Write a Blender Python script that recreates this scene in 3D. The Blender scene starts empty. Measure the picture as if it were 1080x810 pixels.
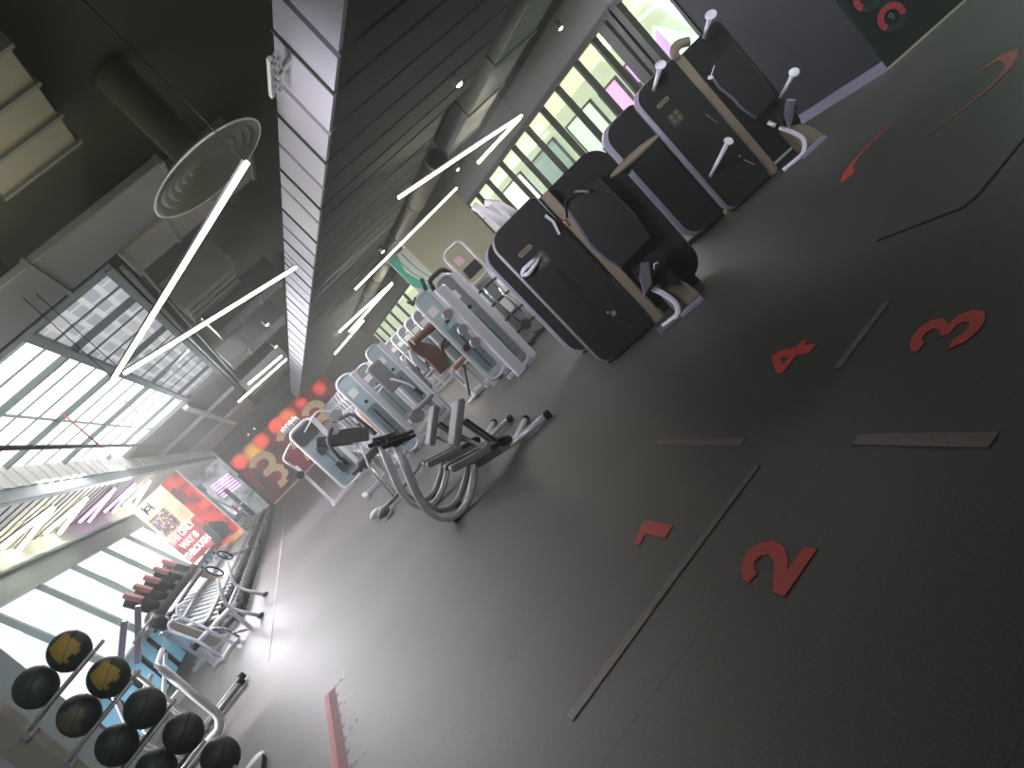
import bpy, bmesh, math, random
from mathutils import Vector, Matrix
random.seed(7)
SC = bpy.context.scene
COL = SC.collection
PI = math.pi

# ------------------------------------------------------------------ materials
def lin(c):
    return tuple(((v/255)/12.92 if v/255 <= .04045 else ((v/255+.055)/1.055)**2.4) for v in c)
def mat(name, rgb, rough=.5, metal=0, emit=0, noise=0, scale=20, spec=.5, bump=0):
    m = bpy.data.materials.new(name); m.use_nodes = True
    nt = m.node_tree; b = nt.nodes['Principled BSDF']
    c = lin(rgb)+(1,)
    b.inputs['Base Color'].default_value = c
    b.inputs['Roughness'].default_value = rough
    b.inputs['Metallic'].default_value = metal
    b.inputs['Specular IOR Level'].default_value = spec
    if emit:
        b.inputs['Emission Color'].default_value = c
        b.inputs['Emission Strength'].default_value = emit
    if noise:
        tc = nt.nodes.new('ShaderNodeTexCoord'); n = nt.nodes.new('ShaderNodeTexNoise')
        n.inputs['Scale'].default_value = scale; n.inputs['Detail'].default_value = 4
        nt.links.new(tc.outputs['Object'], n.inputs['Vector'])
        mx = nt.nodes.new('ShaderNodeMix'); mx.data_type = 'RGBA'
        mx.inputs['A'].default_value = tuple(x*(1-noise) for x in c[:3])+(1,)
        mx.inputs['B'].default_value = tuple(min(1, x*(1+noise)) for x in c[:3])+(1,)
        nt.links.new(n.outputs['Fac'], mx.inputs['Factor'])
        nt.links.new(mx.outputs['Result'], b.inputs['Base Color'])
        if bump:
            bp = nt.nodes.new('ShaderNodeBump'); bp.inputs['Strength'].default_value = bump
            nt.links.new(n.outputs['Fac'], bp.inputs['Height']); nt.links.new(bp.outputs['Normal'], b.inputs['Normal'])
    return m
def emis(name, rgb, s):
    m = bpy.data.materials.new(name); m.use_nodes = True
    nt = m.node_tree; nt.nodes.remove(nt.nodes['Principled BSDF'])
    e = nt.nodes.new('ShaderNodeEmission'); e.inputs[0].default_value = lin(rgb)+(1,); e.inputs[1].default_value = s
    nt.links.new(e.outputs[0], nt.nodes['Material Output'].inputs[0]); return m
def glassy(name, rgb, fac=.12, tint=(255, 255, 255)):
    m = bpy.data.materials.new(name); m.use_nodes = True
    nt = m.node_tree; nt.nodes.remove(nt.nodes['Principled BSDF'])
    t = nt.nodes.new('ShaderNodeBsdfTransparent'); t.inputs[0].default_value = lin(tint)+(1,)
    g = nt.nodes.new('ShaderNodeBsdfGlossy'); g.inputs[0].default_value = lin(rgb)+(1,); g.inputs[1].default_value = .05
    mx = nt.nodes.new('ShaderNodeMixShader'); mx.inputs[0].default_value = fac
    nt.links.new(t.outputs[0], mx.inputs[1]); nt.links.new(g.outputs[0], mx.inputs[2])
    nt.links.new(mx.outputs[0], nt.nodes['Material Output'].inputs[0]); return m

M = dict(
 plate=mat('charcoal_shroud', (21, 21, 22), .7, spec=.35, noise=.08, scale=3),
 rim=mat('lavender_lit_grey', (168, 160, 182), .4, .2),  # lavender of the purple side light is put into this colour
 rimsilver=mat('silver_rim', (165, 165, 172), .35, .6),
 beige=mat('beige_panel', (134, 124, 104), .55, noise=.05, scale=5),
 pad=mat('black_upholstery', (22, 22, 24), .6, noise=.1, scale=60),
 padgrey=mat('grey_upholstery', (112, 114, 120), .6, noise=.1, scale=50),
 padlav=mat('seat_side', (104, 102, 116), .45),
 white=mat('white_coated_steel', (238, 232, 248), .4),
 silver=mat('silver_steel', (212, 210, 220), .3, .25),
 silverdk=mat('mid_grey_steel', (150, 148, 152), .35, .25),  # steel in a darker grey than silver
 chrome=mat('chrome', (215, 215, 220), .12, 1),
 blue=mat('blue_grey_shield', (172, 192, 202), .25),
 shield=mat('grey_shield', (128, 138, 142), .35),
 brown=mat('brown_leather', (104, 66, 48), .5, noise=.12, scale=30),
 tan=mat('tan_side', (182, 140, 118), .5),
 rubber=mat('black_rubber', (20, 21, 24), .75, spec=.25),
 dark=mat('dark_steel', (48, 50, 54), .4, .5),
 red=mat('floor_red', (205, 68, 62), .6, noise=.12, scale=30),
 pink=mat('floor_pink', (208, 110, 116), .6),
 faded=mat('worn_white_line', (118, 104, 102), .5, noise=.45, scale=55),
 faint=mat('faint_worn_line', (104, 94, 96), .5, noise=.2, scale=30),
 offwhite=mat('off_white', (230, 228, 226), .5),
 ball=mat('ball_rubber', (40, 44, 48), .55, noise=.15, scale=14),
 ballyel=mat('ball_yellow', (150, 122, 44), .6, noise=.15, scale=14),
 wallgrey=mat('grey_paint', (140, 152, 160), .8, noise=.05, scale=2),
 wallnavy=mat('navy_paint', (38, 41, 54), .65, noise=.15, scale=2),
 wallnavy2=mat('deep_green_black_paint', (24, 30, 34), .6, noise=.15, scale=2),
 ceil=mat('dark_ceiling', (72, 72, 62), .85, noise=.15, scale=1.5),
 ceilr=mat('dark_ceiling_right', (58, 60, 58), .85, noise=.2, scale=1.2),
 duct=mat('galvanised_duct', (134, 130, 116), .45, .25, noise=.1, scale=4),
 ductgrey=mat('grey_duct', (110, 114, 112), .5, .2, noise=.1, scale=4),
 fascia=mat('pale_panel', (186, 184, 194), .6, noise=.04, scale=3),
 under=mat('dark_slat', (82, 86, 86), .7, noise=.08, scale=3),
 groove=mat('groove_shadow', (74, 72, 66), .9),
 frame=mat('black_frame', (34, 38, 40), .45),
 beam=mat('green_grey_beam', (112, 124, 124), .6),
 beamlt=mat('light_grey_rail', (170, 180, 182), .4, .3),
 board=mat('white_board', (214, 214, 208), .7, noise=.05, scale=3),
 led=emis('led_white', (255, 248, 216), 22.0),
 ledp=emis('led_purple', (226, 160, 236), 3.5),
 spot=emis('spot_warm', (255, 240, 200), 14),
 wallbeige=mat('beige_wall', (186, 180, 162), .8),
 lav=mat('lavender_skirting', (150, 144, 170), .5),
 glass=glassy('clear_glass', (200, 230, 225), .06, (252, 254, 252)),
 glassl=glassy('window_glass', (230, 240, 240), .06),
)

def floor_mat():
    m = bpy.data.materials.new('rubber_floor'); m.use_nodes = True
    nt = m.node_tree; b = nt.nodes['Principled BSDF']; N = nt.nodes.new; L = nt.links.new
    tc = N('ShaderNodeTexCoord')
    n1 = N('ShaderNodeTexNoise'); n1.inputs['Scale'].default_value = .55; n1.inputs['Detail'].default_value = 5
    n2 = N('ShaderNodeTexNoise'); n2.inputs['Scale'].default_value = 90; n2.inputs['Detail'].default_value = 3
    L(tc.outputs['Object'], n1.inputs['Vector']); L(tc.outputs['Object'], n2.inputs['Vector'])
    r = N('ShaderNodeValToRGB'); r.color_ramp.elements[0].position = .3; r.color_ramp.elements[1].position = .75
    r.color_ramp.elements[0].color = lin((70, 67, 66))+(1,); r.color_ramp.elements[1].color = lin((88, 85, 86))+(1,)
    L(n1.outputs['Fac'], r.inputs[0])
    mx = N('ShaderNodeMix'); mx.data_type = 'RGBA'; mx.blend_type = 'MULTIPLY'; mx.inputs['Factor'].default_value = .5
    r2 = N('ShaderNodeValToRGB'); r2.color_ramp.elements[0].position = .35; r2.color_ramp.elements[1].position = .62
    r2.color_ramp.elements[0].color = (.55, .55, .55, 1); r2.color_ramp.elements[1].color = (1.15, 1.15, 1.15, 1)
    L(n2.outputs['Fac'], r2.inputs[0]); L(r.outputs[0], mx.inputs['A']); L(r2.outputs[0], mx.inputs['B'])
    # roll seams every 1.25 m across the room
    sp = N('ShaderNodeSeparateXYZ'); L(tc.outputs['Object'], sp.inputs[0])
    a = N('ShaderNodeMath'); a.operation = 'MULTIPLY'; a.inputs[1].default_value = 1/1.22; L(sp.outputs['Y'], a.inputs[0])
    f = N('ShaderNodeMath'); f.operation = 'FRACT'; L(a.outputs[0], f.inputs[0])
    g = N('ShaderNodeMath'); g.operation = 'LESS_THAN'; g.inputs[1].default_value = .006; L(f.outputs[0], g.inputs[0])
    mx2 = N('ShaderNodeMix'); mx2.data_type = 'RGBA'; mx2.inputs['B'].default_value = lin((42, 40, 40))+(1,)
    mm = N('ShaderNodeMath'); mm.operation = 'MULTIPLY'; mm.inputs[1].default_value = .55; L(g.outputs[0], mm.inputs[0])
    L(mm.outputs[0], mx2.inputs['Factor']); L(mx.outputs['Result'], mx2.inputs['A'])
    L(mx2.outputs['Result'], b.inputs['Base Color'])
    b.inputs['Roughness'].default_value = .5; b.inputs['Specular IOR Level'].default_value = .5
    bp = N('ShaderNodeBump'); bp.inputs['Strength'].default_value = .12; L(n2.outputs['Fac'], bp.inputs['Height']); L(bp.outputs[0], b.inputs['Normal'])
    return m
M['floor'] = floor_mat()

# ------------------------------------------------------------------ mesh builder
def fillet(pts, r, n=5):
    pts = [Vector(p) for p in pts]
    if len(pts) < 3: return pts
    out = [pts[0]]
    for i in range(1, len(pts)-1):
        a, b, c = pts[i-1], pts[i], pts[i+1]
        d1 = (a-b); d2 = (c-b); l = min(r, d1.length*.48, d2.length*.48)
        p1 = b+d1.normalized()*l; p2 = b+d2.normalized()*l
        for k in range(n+1):
            t = k/n
            out.append(p1*(1-t)**2+b*2*t*(1-t)+p2*t*t)
    out.append(pts[-1]); return out

class MB:
    def __init__(s): s.bm = bmesh.new()
    def box(s, c, size, rot=None, rz=0):
        mt = Matrix.Translation(c)
        if rot is not None: mt = mt @ rot.to_4x4()
        elif rz: mt = mt @ Matrix.Rotation(rz, 4, 'Z')
        bmesh.ops.create_cube(s.bm, size=1, matrix=mt @ Matrix.Diagonal((*size, 1))); return s
    def b2(s, x0, x1, y0, y1, z0, z1):
        return s.box(((x0+x1)/2, (y0+y1)/2, (z0+z1)/2), (abs(x1-x0), abs(y1-y0), abs(z1-z0)))
    def tube(s, pts, r, seg=10, fil=0, closed=False, cap=True, r2=None):
        pts = fillet(pts, fil) if fil and not closed else [Vector(p) for p in pts]
        n = len(pts); rings = []
        prev = None
        for i, p in enumerate(pts):
            if closed: t = (pts[(i+1) % n]-pts[i-1])
            else: t = pts[min(i+1, n-1)]-pts[max(i-1, 0)]
            t.normalize()
            if prev is None:
                u = t.orthogonal().normalized()
            else:
                u = (prev-t*prev.dot(t))
                u = u.normalized() if u.length > 1e-6 else t.orthogonal().normalized()
            prev = u; v = t.cross(u)
            rr = r if r2 is None else r+(r2-r)*i/(n-1)
            rings.append([s.bm.verts.new(p+(u*math.cos(2*PI*k/seg)+v*math.sin(2*PI*k/seg))*rr) for k in range(seg)])
        m = n if closed else n-1
        for i in range(m):
            a, b = rings[i], rings[(i+1) % n]
            for k in range(seg):
                f = s.bm.faces.new((a[k], a[(k+1) % seg], b[(k+1) % seg], b[k])); f.smooth = True
        if cap and not closed:
            s.bm.faces.new(rings[0][::-1]); s.bm.faces.new(rings[-1])
        return s
    def bar(s, a, b, w, h, up=(0, 0, 1)):
        a, b = Vector(a), Vector(b); d = b-a; L = d.length; t = d.normalized()
        up = Vector(up)
        if abs(t.dot(up)) > .98: up = Vector((0, 1, 0))
        x = t.cross(up).normalized(); z = x.cross(t)
        R = Matrix((x, t, z)).transposed()
        return s.box((a+b)/2, (w, L, h), rot=R)
    def prism(s, poly, mt, th, cham=0):
        """poly: 2D list in local XZ, extruded along local +Y by th, then mt."""
        def ring(y, inset):
            if inset:
                cx = sum(p[0] for p in poly)/len(poly); cz = sum(p[1] for p in poly)/len(poly)
                w = max(abs(p[0]-cx) for p in poly); h = max(abs(p[1]-cz) for p in poly)
                pp = [((p[0]-cx)*(1-inset/w)+cx, (p[1]-cz)*(1-inset/h)+cz) for p in poly]
            else: pp = poly
            return [s.bm.verts.new(mt @ Vector((p[0], y, p[1]))) for p in pp]
        rs = [ring(0, cham), ring(cham, 0), ring(th-cham, 0), ring(th, cham)] if cham else [ring(0, 0), ring(th, 0)]
        n = len(poly)
        for a, b in zip(rs, rs[1:]):
            for k in range(n): s.bm.faces.new((a[k], a[(k+1) % n], b[(k+1) % n], b[k]))
        s.bm.faces.new(rs[0][::-1]); s.bm.faces.new(rs[-1]); return s
    def sphere(s, c, r, sc=(1, 1, 1), seg=20, rot=None):
        mt = Matrix.Translation(c)
        if rot is not None: mt = mt @ rot
        n0 = set(s.bm.faces)
        bmesh.ops.create_uvsphere(s.bm, u_segments=seg, v_segments=max(8, seg//2), radius=r, matrix=mt @ Matrix.Diagonal((*sc, 1)))
        for f in s.bm.faces:
            if f not in n0: f.smooth = True
        return s
    def cyl(s, a, b, r, seg=16, r2=None): return s.tube([a, b], r, seg, r2=r2)
    def lathe(s, prof, c=(0, 0, 0), seg=40):
        rings = [[s.bm.verts.new(Vector(c)+Vector((r*math.cos(2*PI*k/seg), r*math.sin(2*PI*k/seg), z))) for k in range(seg)] for r, z in prof]
        for a, b in zip(rings, rings[1:]):
            for k in range(seg):
                f = s.bm.faces.new((a[k], a[(k+1) % seg], b[(k+1) % seg], b[k])); f.smooth = True
        return s
    def build(s, name, m, parent=None, bevel=0):
        bmesh.ops.recalc_face_normals(s.bm, faces=s.bm.faces[:])
        me = bpy.data.meshes.new(name); s.bm.to_mesh(me); s.bm.free()
        me.materials.append(m)
        o = bpy.data.objects.new(name, me); COL.objects.link(o)
        if parent: o.parent = parent
        if bevel:
            bv = o.modifiers.new('bevel', 'BEVEL'); bv.width = bevel; bv.segments = 2; bv.limit_method = 'ANGLE'
        return o

def rrect(x0, x1, z0, z1, r, n=6):
    out = []
    rs = r if isinstance(r, (tuple, list)) else (r,)*4   # br, tr, tl, bl
    for (cx, cz, a0, q) in ((x1-rs[0], z0+rs[0], -90, rs[0]), (x1-rs[1], z1-rs[1], 0, rs[1]), (x0+rs[2], z1-rs[2], 90, rs[2]), (x0+rs[3], z0+rs[3], 180, rs[3])):
        for k in range(n+1):
            a = math.radians(a0+90*k/n); out.append((cx+q*math.cos(a), cz+q*math.sin(a)))
    return out
I4 = Matrix.Identity(4)
def T(x, y, z): return Matrix.Translation((x, y, z))

def tag(o, label, cat, group=None, kind=None):
    o['label'] = label; o['category'] = cat
    if group: o['group'] = group
    if kind: o['kind'] = kind
    return o
def thing(name, label, cat, loc=(0, 0, 0), rz=0, group=None):
    o = bpy.data.objects.new(name, None); COL.objects.link(o)
    o.location = loc; o.rotation_euler = (0, 0, rz); o.empty_display_size = .1
    return tag(o, label, cat, group)
def struct(name, mb, m, parent=None, bevel=0, label=None, cat=None):
    o = mb.build(name, m, parent, bevel)
    if parent is None:
        o['kind'] = 'structure'
        o['label'] = label or name.replace('_', ' '); o['category'] = cat or name.split('_')[0]
    return o
def dup(root, loc, rz, label, group=None):
    r = root.copy(); COL.objects.link(r); r.location = loc; r.rotation_euler = (0, 0, rz); r['label'] = label
    if group: r['group'] = group
    def rec(src, dst):
        for ch in list(src.children):
            c = ch.copy(); COL.objects.link(c); c.parent = dst; rec(ch, c)
    rec(root, r); return r
def text_mesh(name, s, size, m, mt, parent=None, offset=0.0, extrude=.0008, align='CENTER', xs=1.0):
    cu = bpy.data.curves.new(name, 'FONT'); cu.body = s; cu.size = size; cu.offset = offset; cu.extrude = extrude
    cu.align_x = align; cu.align_y = 'CENTER'; cu.resolution_u = 4
    tmp = bpy.data.objects.new(name+'_tmp', cu); COL.objects.link(tmp)
    dg = bpy.context.evaluated_depsgraph_get()
    me = bpy.data.meshes.new_from_object(tmp.evaluated_get(dg))
    bpy.data.objects.remove(tmp); bpy.data.curves.remove(cu)
    me.transform(mt @ Matrix.Diagonal((xs, 1, 1, 1)))
    me.materials.clear(); me.materials.append(m)
    o = bpy.data.objects.new(name, me); COL.objects.link(o)
    if parent: o.parent = parent
    return o
# plane facing -Y (text upright): local (x, y) -> (x, 0, y)
UP = Matrix.Rotation(PI/2, 4, 'X')

# ------------------------------------------------------------------ camera
H = 1.6
roll, tilt, yaw, foc = -0.78159, -0.158836, 0.268713, 741.9
cy, sy, ct, st = math.cos(yaw), math.sin(yaw), math.cos(tilt), math.sin(tilt)
fwd = Vector((sy*ct, cy*ct, st)); right = Vector((cy, -sy, 0)); up = right.cross(fwd)
cr, sr = math.cos(roll), math.sin(roll)
r2 = right*cr+up*sr; u2 = -right*sr+up*cr
cam = bpy.data.cameras.new('camera'); cam.sensor_width = 36; cam.lens = foc/1080*36; cam.clip_end = 300
co = bpy.data.objects.new('camera', cam); COL.objects.link(co)
R = Matrix((r2, u2, -fwd)).transposed().to_4x4()
co.matrix_world = Matrix.Translation((0, 0, H)) @ R
SC.camera = co

# ------------------------------------------------------------------ room shell
XL, XR, YF, YB = -4.6, 6.85, 38.9, -2.5
struct('floor', MB().b2(-4.7, 9.2, YB, YF, -.12, 0), M['floor'], label='dark grey rubber gym floor', cat='floor')
struct('wall_far', MB().b2(-5.2, 7.1, YF, YF+.2, 0, 5), M['frame'], label='dark far end wall above the red mural', cat='wall')
struct('wall_back', MB().b2(-5.2, 9.4, YB-.2, YB, 0, 5), M['wallgrey'])
struct('wall_left', MB().b2(-5.15, -2.95, YB, 7.35, 0, 3.66), M['wallgrey'], label='plain grey wall beside the medicine ball rack', cat='wall')
# left: raked window wall from Y=11.6
struct('trim_1', MB().b2(-4.62, -4.5, 7.36, YF, 2.9, 3.42), M['beam'], label='green grey beam above the raked windows', cat='beam')
struct('trim_2', MB().tube([(-4.42, 7.4, 3.35), (-4.42, YF-.1, 3.35)], .045), M['beamlt'], label='light grey handrail pipe along the window beam', cat='pipe')
struct('trim_3', MB().b2(-4.45, -4.2, 7.36, YF, -.0, .22), M['beam'], label='low sill beam under the lower window panes', cat='sill')
struct('trim_4', MB().b2(-4.25, -4.05, 7.36, YF, .98, 1.08), M['beam'], label='mid rail between lower and raked panes', cat='rail')
wl = MB()
ys = [8.5, 10.1, 12.0, 14.0, 15.95, 18.3, 20.6, 22.9, 25.2, 27.5, 29.8, 32.1, 34.4, 36.7]
for y in ys: wl.bar((-4.56, y, 2.92), (-4.08, y, 1.05), .10, .09, up=(0, 1, 0))
w1 = struct('window_1', wl, M['beam'], label='raked white window wall with grey mullions', cat='window')
g = MB(); a = [Vector(p) for p in ((-4.6, 7.36, 2.92), (-4.6, YF, 2.92), (-4.12, YF, 1.05), (-4.12, 7.36, 1.05))]
g.bm.faces.new([g.bm.verts.new(p) for p in a]); g.build('glass_pane', M['glassl'], w1)
wl = MB()
for y in [7.45+.95*i for i in range(33)]: wl.b2(-4.24, -4.12, y-.06, y+.06, .22, .98)
w2 = struct('window_2', wl, M['frame'], label='row of low blue tinted panes with black mullions', cat='window')
mb_ = mat('blue_tinted_glass', (120, 176, 204), .12, noise=.35, scale=1.5, emit=.35)
MB().b2(-4.2, -4.17, 9.4, YF, .22, .98).build('glass_pane', mb_, w2)
struct('trim_11', MB().b2(-8.0, -4.66, 9.45, YF, 3.0, 3.1), mat('glowing_canopy_white', (240, 242, 240), .8, emit=.9), label='added white glowing canopy keeping the sun off the raked windows', cat='canopy')  # added sun blocker, with glow put into its white surface
# mezzanine soffit, cornice and boards
struct('ceiling_soffit', MB().b2(-5.15, -3.1, 5, YF, 3.72, 3.8), M['board'], label='white boarded soffit above the raked windows', cat='ceiling')
sb = MB()
for i in range(70): sb.b2(-4.6, -3.14, 8+.44*i, 8.03+.44*i, 3.705, 3.72)
struct('trim_5', sb, M['groove'], label='dark joints between the soffit boards', cat='trim')
struct('trim_6', MB().b2(-3.16, -3.06, 4, YF, 3.68, 3.9), M['beam'], bevel=.01, label='grey cornice beam along the mezzanine edge', cat='beam')
struct('trim_12', MB().b2(-4.62, -4.5, 7.36, YF, 3.42, 3.75), M['board'], label='pale strip above the window beam', cat='trim')
bb = MB()
for i in range(130): bb.b2(-3.13, -3.05+.02*(i % 2), 4+.27*i, 4.255+.27*i, 3.9, 4.3)
struct('trim_7', bb, M['board'], label='pale vertical boards below the skylight', cat='trim')

# skylight (roof light) -----------------------------------------------------------
def skylight_mat():
    m = bpy.data.materials.new('bright_roof_glass'); m.use_nodes = True; nt = m.node_tree; N = nt.nodes.new; L = nt.links.new
    nt.nodes.remove(nt.nodes['Principled BSDF'])
    e = N('ShaderNodeEmission'); tc = N('ShaderNodeTexCoord'); n = N('ShaderNodeTexNoise'); n.inputs['Scale'].default_value = 1.2
    L(tc.outputs['Object'], n.inputs['Vector'])
    r = N('ShaderNodeValToRGB'); r.color_ramp.elements[0].color = lin((226, 230, 232))+(1,); r.color_ramp.elements[1].color = (1, 1, 1, 1)
    r.color_ramp.elements[0].position = .35; r.color_ramp.elements[1].position = .5
    L(n.outputs['Fac'], r.inputs[0]); L(r.outputs[0], e.inputs[0]); e.inputs[1].default_value = 2.6
    L(e.outputs[0], nt.nodes['Material Output'].inputs[0]); return m
def skyline_mat():
    m = bpy.data.materials.new('roof_glass_painted_tower'); m.use_nodes = True; nt = m.node_tree; N = nt.nodes.new; L = nt.links.new  # opaque glowing pane, the tower facade is only painted into it
    nt.nodes.remove(nt.nodes['Principled BSDF'])
    e = N('ShaderNodeEmission'); tc = N('ShaderNodeTexCoord'); mp = N('ShaderNodeMapping')
    mp.inputs['Rotation'].default_value = (0, 0, PI/2)
    b = N('ShaderNodeTexBrick'); b.inputs['Scale'].default_value = 1; b.inputs['Brick Width'].default_value = .55; b.inputs['Row Height'].default_value = .21
    b.inputs['Color1'].default_value = lin((150, 158, 170))+(1,); b.inputs['Color2'].default_value = lin((190, 190, 194))+(1,)
    b.inputs['Mortar'].default_value = lin((205, 206, 204))+(1,); b.inputs['Mortar Size'].default_value = .035
    L(tc.outputs['Object'], mp.inputs[0]); L(mp.outputs[0], b.inputs['Vector']); L(b.outputs['Color'], e.inputs[0]); e.inputs[1].default_value = 1.0
    L(e.outputs[0], nt.nodes['Material Output'].inputs[0]); return m
w3 = struct('window_3', MB().b2(-1.06, -.96, 8.1, 19.6, 4.2, 4.32).b2(-.04, .06, 8.1, 19.6, 4.2, 4.34).b2(-3.1, .06, 8.0, 8.16, 4.2, 4.34), M['beam'], label='overhead skylight with grey bars', cat='window')
MB().b2(-3.1, -1.0, 8.1, 19.6, 4.32, 4.34).build('roof_glass', skylight_mat(), w3)
MB().b2(-1.0, 0, 8.1, 19.6, 4.32, 4.34).build('tower_glass', skyline_mat(), w3)
raf = MB()
y = 8.55; i = 0
while y < 19.3:
    raf.b2(-3.1, 0, y-.015-(.05 if i % 3 == 2 else 0), y+.015, 4.30 if i % 3 != 2 else 4.24, 4.32); y += .62+.05*i; i += 1
raf.build('rafter', M['beam'], w3)
MB().b2(-2.1, -2.07, 8.1, 19.6, 4.28, 4.31).build('purlin', M['beam'], w3)
# upper ceiling
struct('ceiling_1', MB().b2(-5.15, 7.1, YB, 8.05, 4.34, 4.46).b2(.02, 7.1, 8.05, YF, 4.34, 4.46).b2(-5.15, -3.1, 8.05, YF, 4.34, 4.46), M['ceil'], label='dark exposed upper ceiling', cat='ceiling')
struct('ceiling_6', MB().b2(-3.14, .06, 19.6, YF, 4.22, 4.34), M['ductgrey'], label='grey ceiling slab beyond the skylight', cat='ceiling')
struct('trim_13', MB().b2(-1.25, -1.1, 19.7, 36, 4.1, 4.21).b2(-3.1, 0, 23.9, 24.1, 4.1, 4.21).b2(-3.1, 0, 29.9, 30.1, 4.1, 4.21), M['beamlt'], label='pale rails below the grey ceiling slab', cat='trim')
# dark box ceiling over the right side
struct('ceiling_2', MB().b2(3.9, 7.0, YB, 5.6, 3.32, 3.42).b2(3.9, 7.0, 5.6, YF, 3.32, 3.42), M['ceilr'], label='dark ceiling over the machines on the right', cat='ceiling')

# bulkhead : deep boxes running across, gaps between ------------------------------
fa = MB(); un = MB()
gro = [1.6, 2.2, 2.85, 3.45, 4.05, 4.53, 5.15, 5.72, 6.3, 6.9, 7.35, 8.1]
y = 8.7
while y < 38: gro.append(y); y += .62
gro.append(38.9)
for i, (y0, y1) in enumerate(zip(gro, gro[1:])):
    xr = 4.1 if y0 < 7 else 3.7 - .0*(i % 3)
    zb = 3.0
    fa.b2(1.77, 1.80, y0+.04, y1-.03, zb, 3.52)
    un.b2(1.80, xr, y0+.04, y1-.03, zb+.004, zb+.3)
struct('ceiling_3', fa, M['fascia'], label='pale end panels of the ribbed bulkhead', cat='ceiling')
struct('ceiling_4', un, M['under'], label='dark ribbed underside of the bulkhead', cat='ceiling')
struct('ceiling_5', MB().b2(1.83, 3.65, 1.6, YF, 3.1, 3.5), M['groove'], label='shadow gap core of the bulkhead', cat='ceiling')
rb = MB()
for yy in gro[1::2]: rb.b2(1.755, 1.775, yy-.03, yy-.0, 2.99, 3.53)
struct('trim_8', rb, M['groove'], label='thin bars across the bulkhead ribs', cat='trim')

# right hand glazing ---------------------------------------------------------------
struct('wall_right', MB().b2(6.86, 7.0, 5.61, 7.2, 0, 3.4), M['wallnavy'], label='navy wall behind the right hand machines', cat='wall')
dw = Vector((.84, -.54, 0)); p0 = Vector((6.86, 5.61, 0))
ang = math.atan2(-.54, .84)
struct('wall_right_front', MB().box(p0+dw*.85+Vector((.04, .06, 1.7)), (1.7, .12, 3.4), rz=ang), M['wallnavy2'], label='dark angled wall carrying the red ring graphics', cat='wall')
struct('baseboard_right', MB().b2(6.82, 6.86, 5.6, 7.18, 0, .11), M['lav'], label='lavender metal skirting under the navy wall', cat='skirting')
struct('trim_9', MB().box(p0+dw*.85+Vector((-.02, -.02, .01)), (1.7, .02, .02), rz=ang), M['wallbeige'], label='thin pale line at the foot of the angled wall', cat='trim')
struct('wall_header', MB().b2(6.85, 7.0, 7.2, YF, 2.74, 3.4), M['ductgrey'], label='grey bulkhead above the right hand glazing', cat='wall')
wr = MB().b2(6.85, 6.95, 7.2, 38.5, 2.66, 2.76).b2(6.85, 6.95, 7.2, 38.5, 0, .1)
for y in [7.23, 8.16, 8.85, 9.5, 10.3, 11.05, 11.85, 12.7, 13.55, 14.6, 15.5, 16.4, 17.5, 18.7, 20, 21.4, 23, 25, 27, 29, 31, 33, 35, 37]:
    wr.b2(6.84, 6.95, y-.028, y+.028, 0, 2.7)
wr.b2(6.84, 6.96, 8.38, 8.6, 0, 2.7)
wr.b2(6.84, 6.95, 8.0, 8.3, 0, 2.7)
w4 = struct('window_4', wr, M['frame'], label='glazed wall with black mullions facing the mall corridor', cat='window')
MB().b2(6.89, 6.9, 7.2, 38.5, .1, 2.68).build('glass_pane', M['glass'], w4)
# mall corridor outside
def mallm(n, c, e): return mat(n, c, .5, emit=e, noise=.12, scale=2)  # corridor lighting is put into these surfaces as glow
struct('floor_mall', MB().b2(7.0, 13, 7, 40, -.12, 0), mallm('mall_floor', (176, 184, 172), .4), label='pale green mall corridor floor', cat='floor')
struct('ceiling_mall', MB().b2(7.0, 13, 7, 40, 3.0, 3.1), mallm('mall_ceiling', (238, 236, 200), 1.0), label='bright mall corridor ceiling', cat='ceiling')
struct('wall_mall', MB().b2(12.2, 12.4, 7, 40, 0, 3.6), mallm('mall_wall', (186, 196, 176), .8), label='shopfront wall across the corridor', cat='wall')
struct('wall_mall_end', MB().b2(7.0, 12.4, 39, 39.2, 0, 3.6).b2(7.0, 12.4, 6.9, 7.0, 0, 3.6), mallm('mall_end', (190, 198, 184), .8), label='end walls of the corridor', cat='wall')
shops = [(15.05, .5, (214, 160, 236), 1.9, 2.4), (16.35, .9, (248, 164, 214), 1.6, 2.4), (18.2, 1.7, (196, 224, 206), .2, 2.5), (21.2, 2.2, (120, 136, 132), .1, 2.6), (24.3, 2.2, (236, 236, 240), .1, 2.7), (27.5, 2.5, (140, 150, 150), .1, 2.6), (31.5, 2.4, (240, 240, 236), .1, 2.6), (35.5, 2, (226, 232, 226), .2, 2.6)]
cols = ['purple lit', 'pink lit', 'mint lit', 'green glazed', 'white lit', 'grey glazed', 'second white lit, farther,', 'farthest pale lit']
for (y, w, c, z0, z1), nm in zip(shops, cols):
    t = thing('shop_window', nm+' shop window across the mall corridor', 'shop window', (12.15, y, 0))
    MB().b2(-.05, .04, -w/2, w/2, z0, z1).build('display', mallm('shop_'+nm.split()[0]+str(int(y)), c, 1.1), t)
    MB().b2(-.08, 0, -w/2-.06, -w/2, 0, z1+.06).b2(-.08, 0, w/2, w/2+.06, 0, z1+.06).b2(-.08, 0, -w/2, w/2, z1, z1+.06).build('frame', M['frame'], t)
ta = thing('tent_display', 'white and purple tent shaped display in the mall corridor', 'display', (9.45, 10.75, 0), -.72)
MB().prism([(-.7, 0), (.75, 0), (.6, 1.5), (.05, 2.35), (-.5, 1.8)], I4, .5).build('panel', mallm('tent_white', (226, 240, 244), .9), ta)
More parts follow.
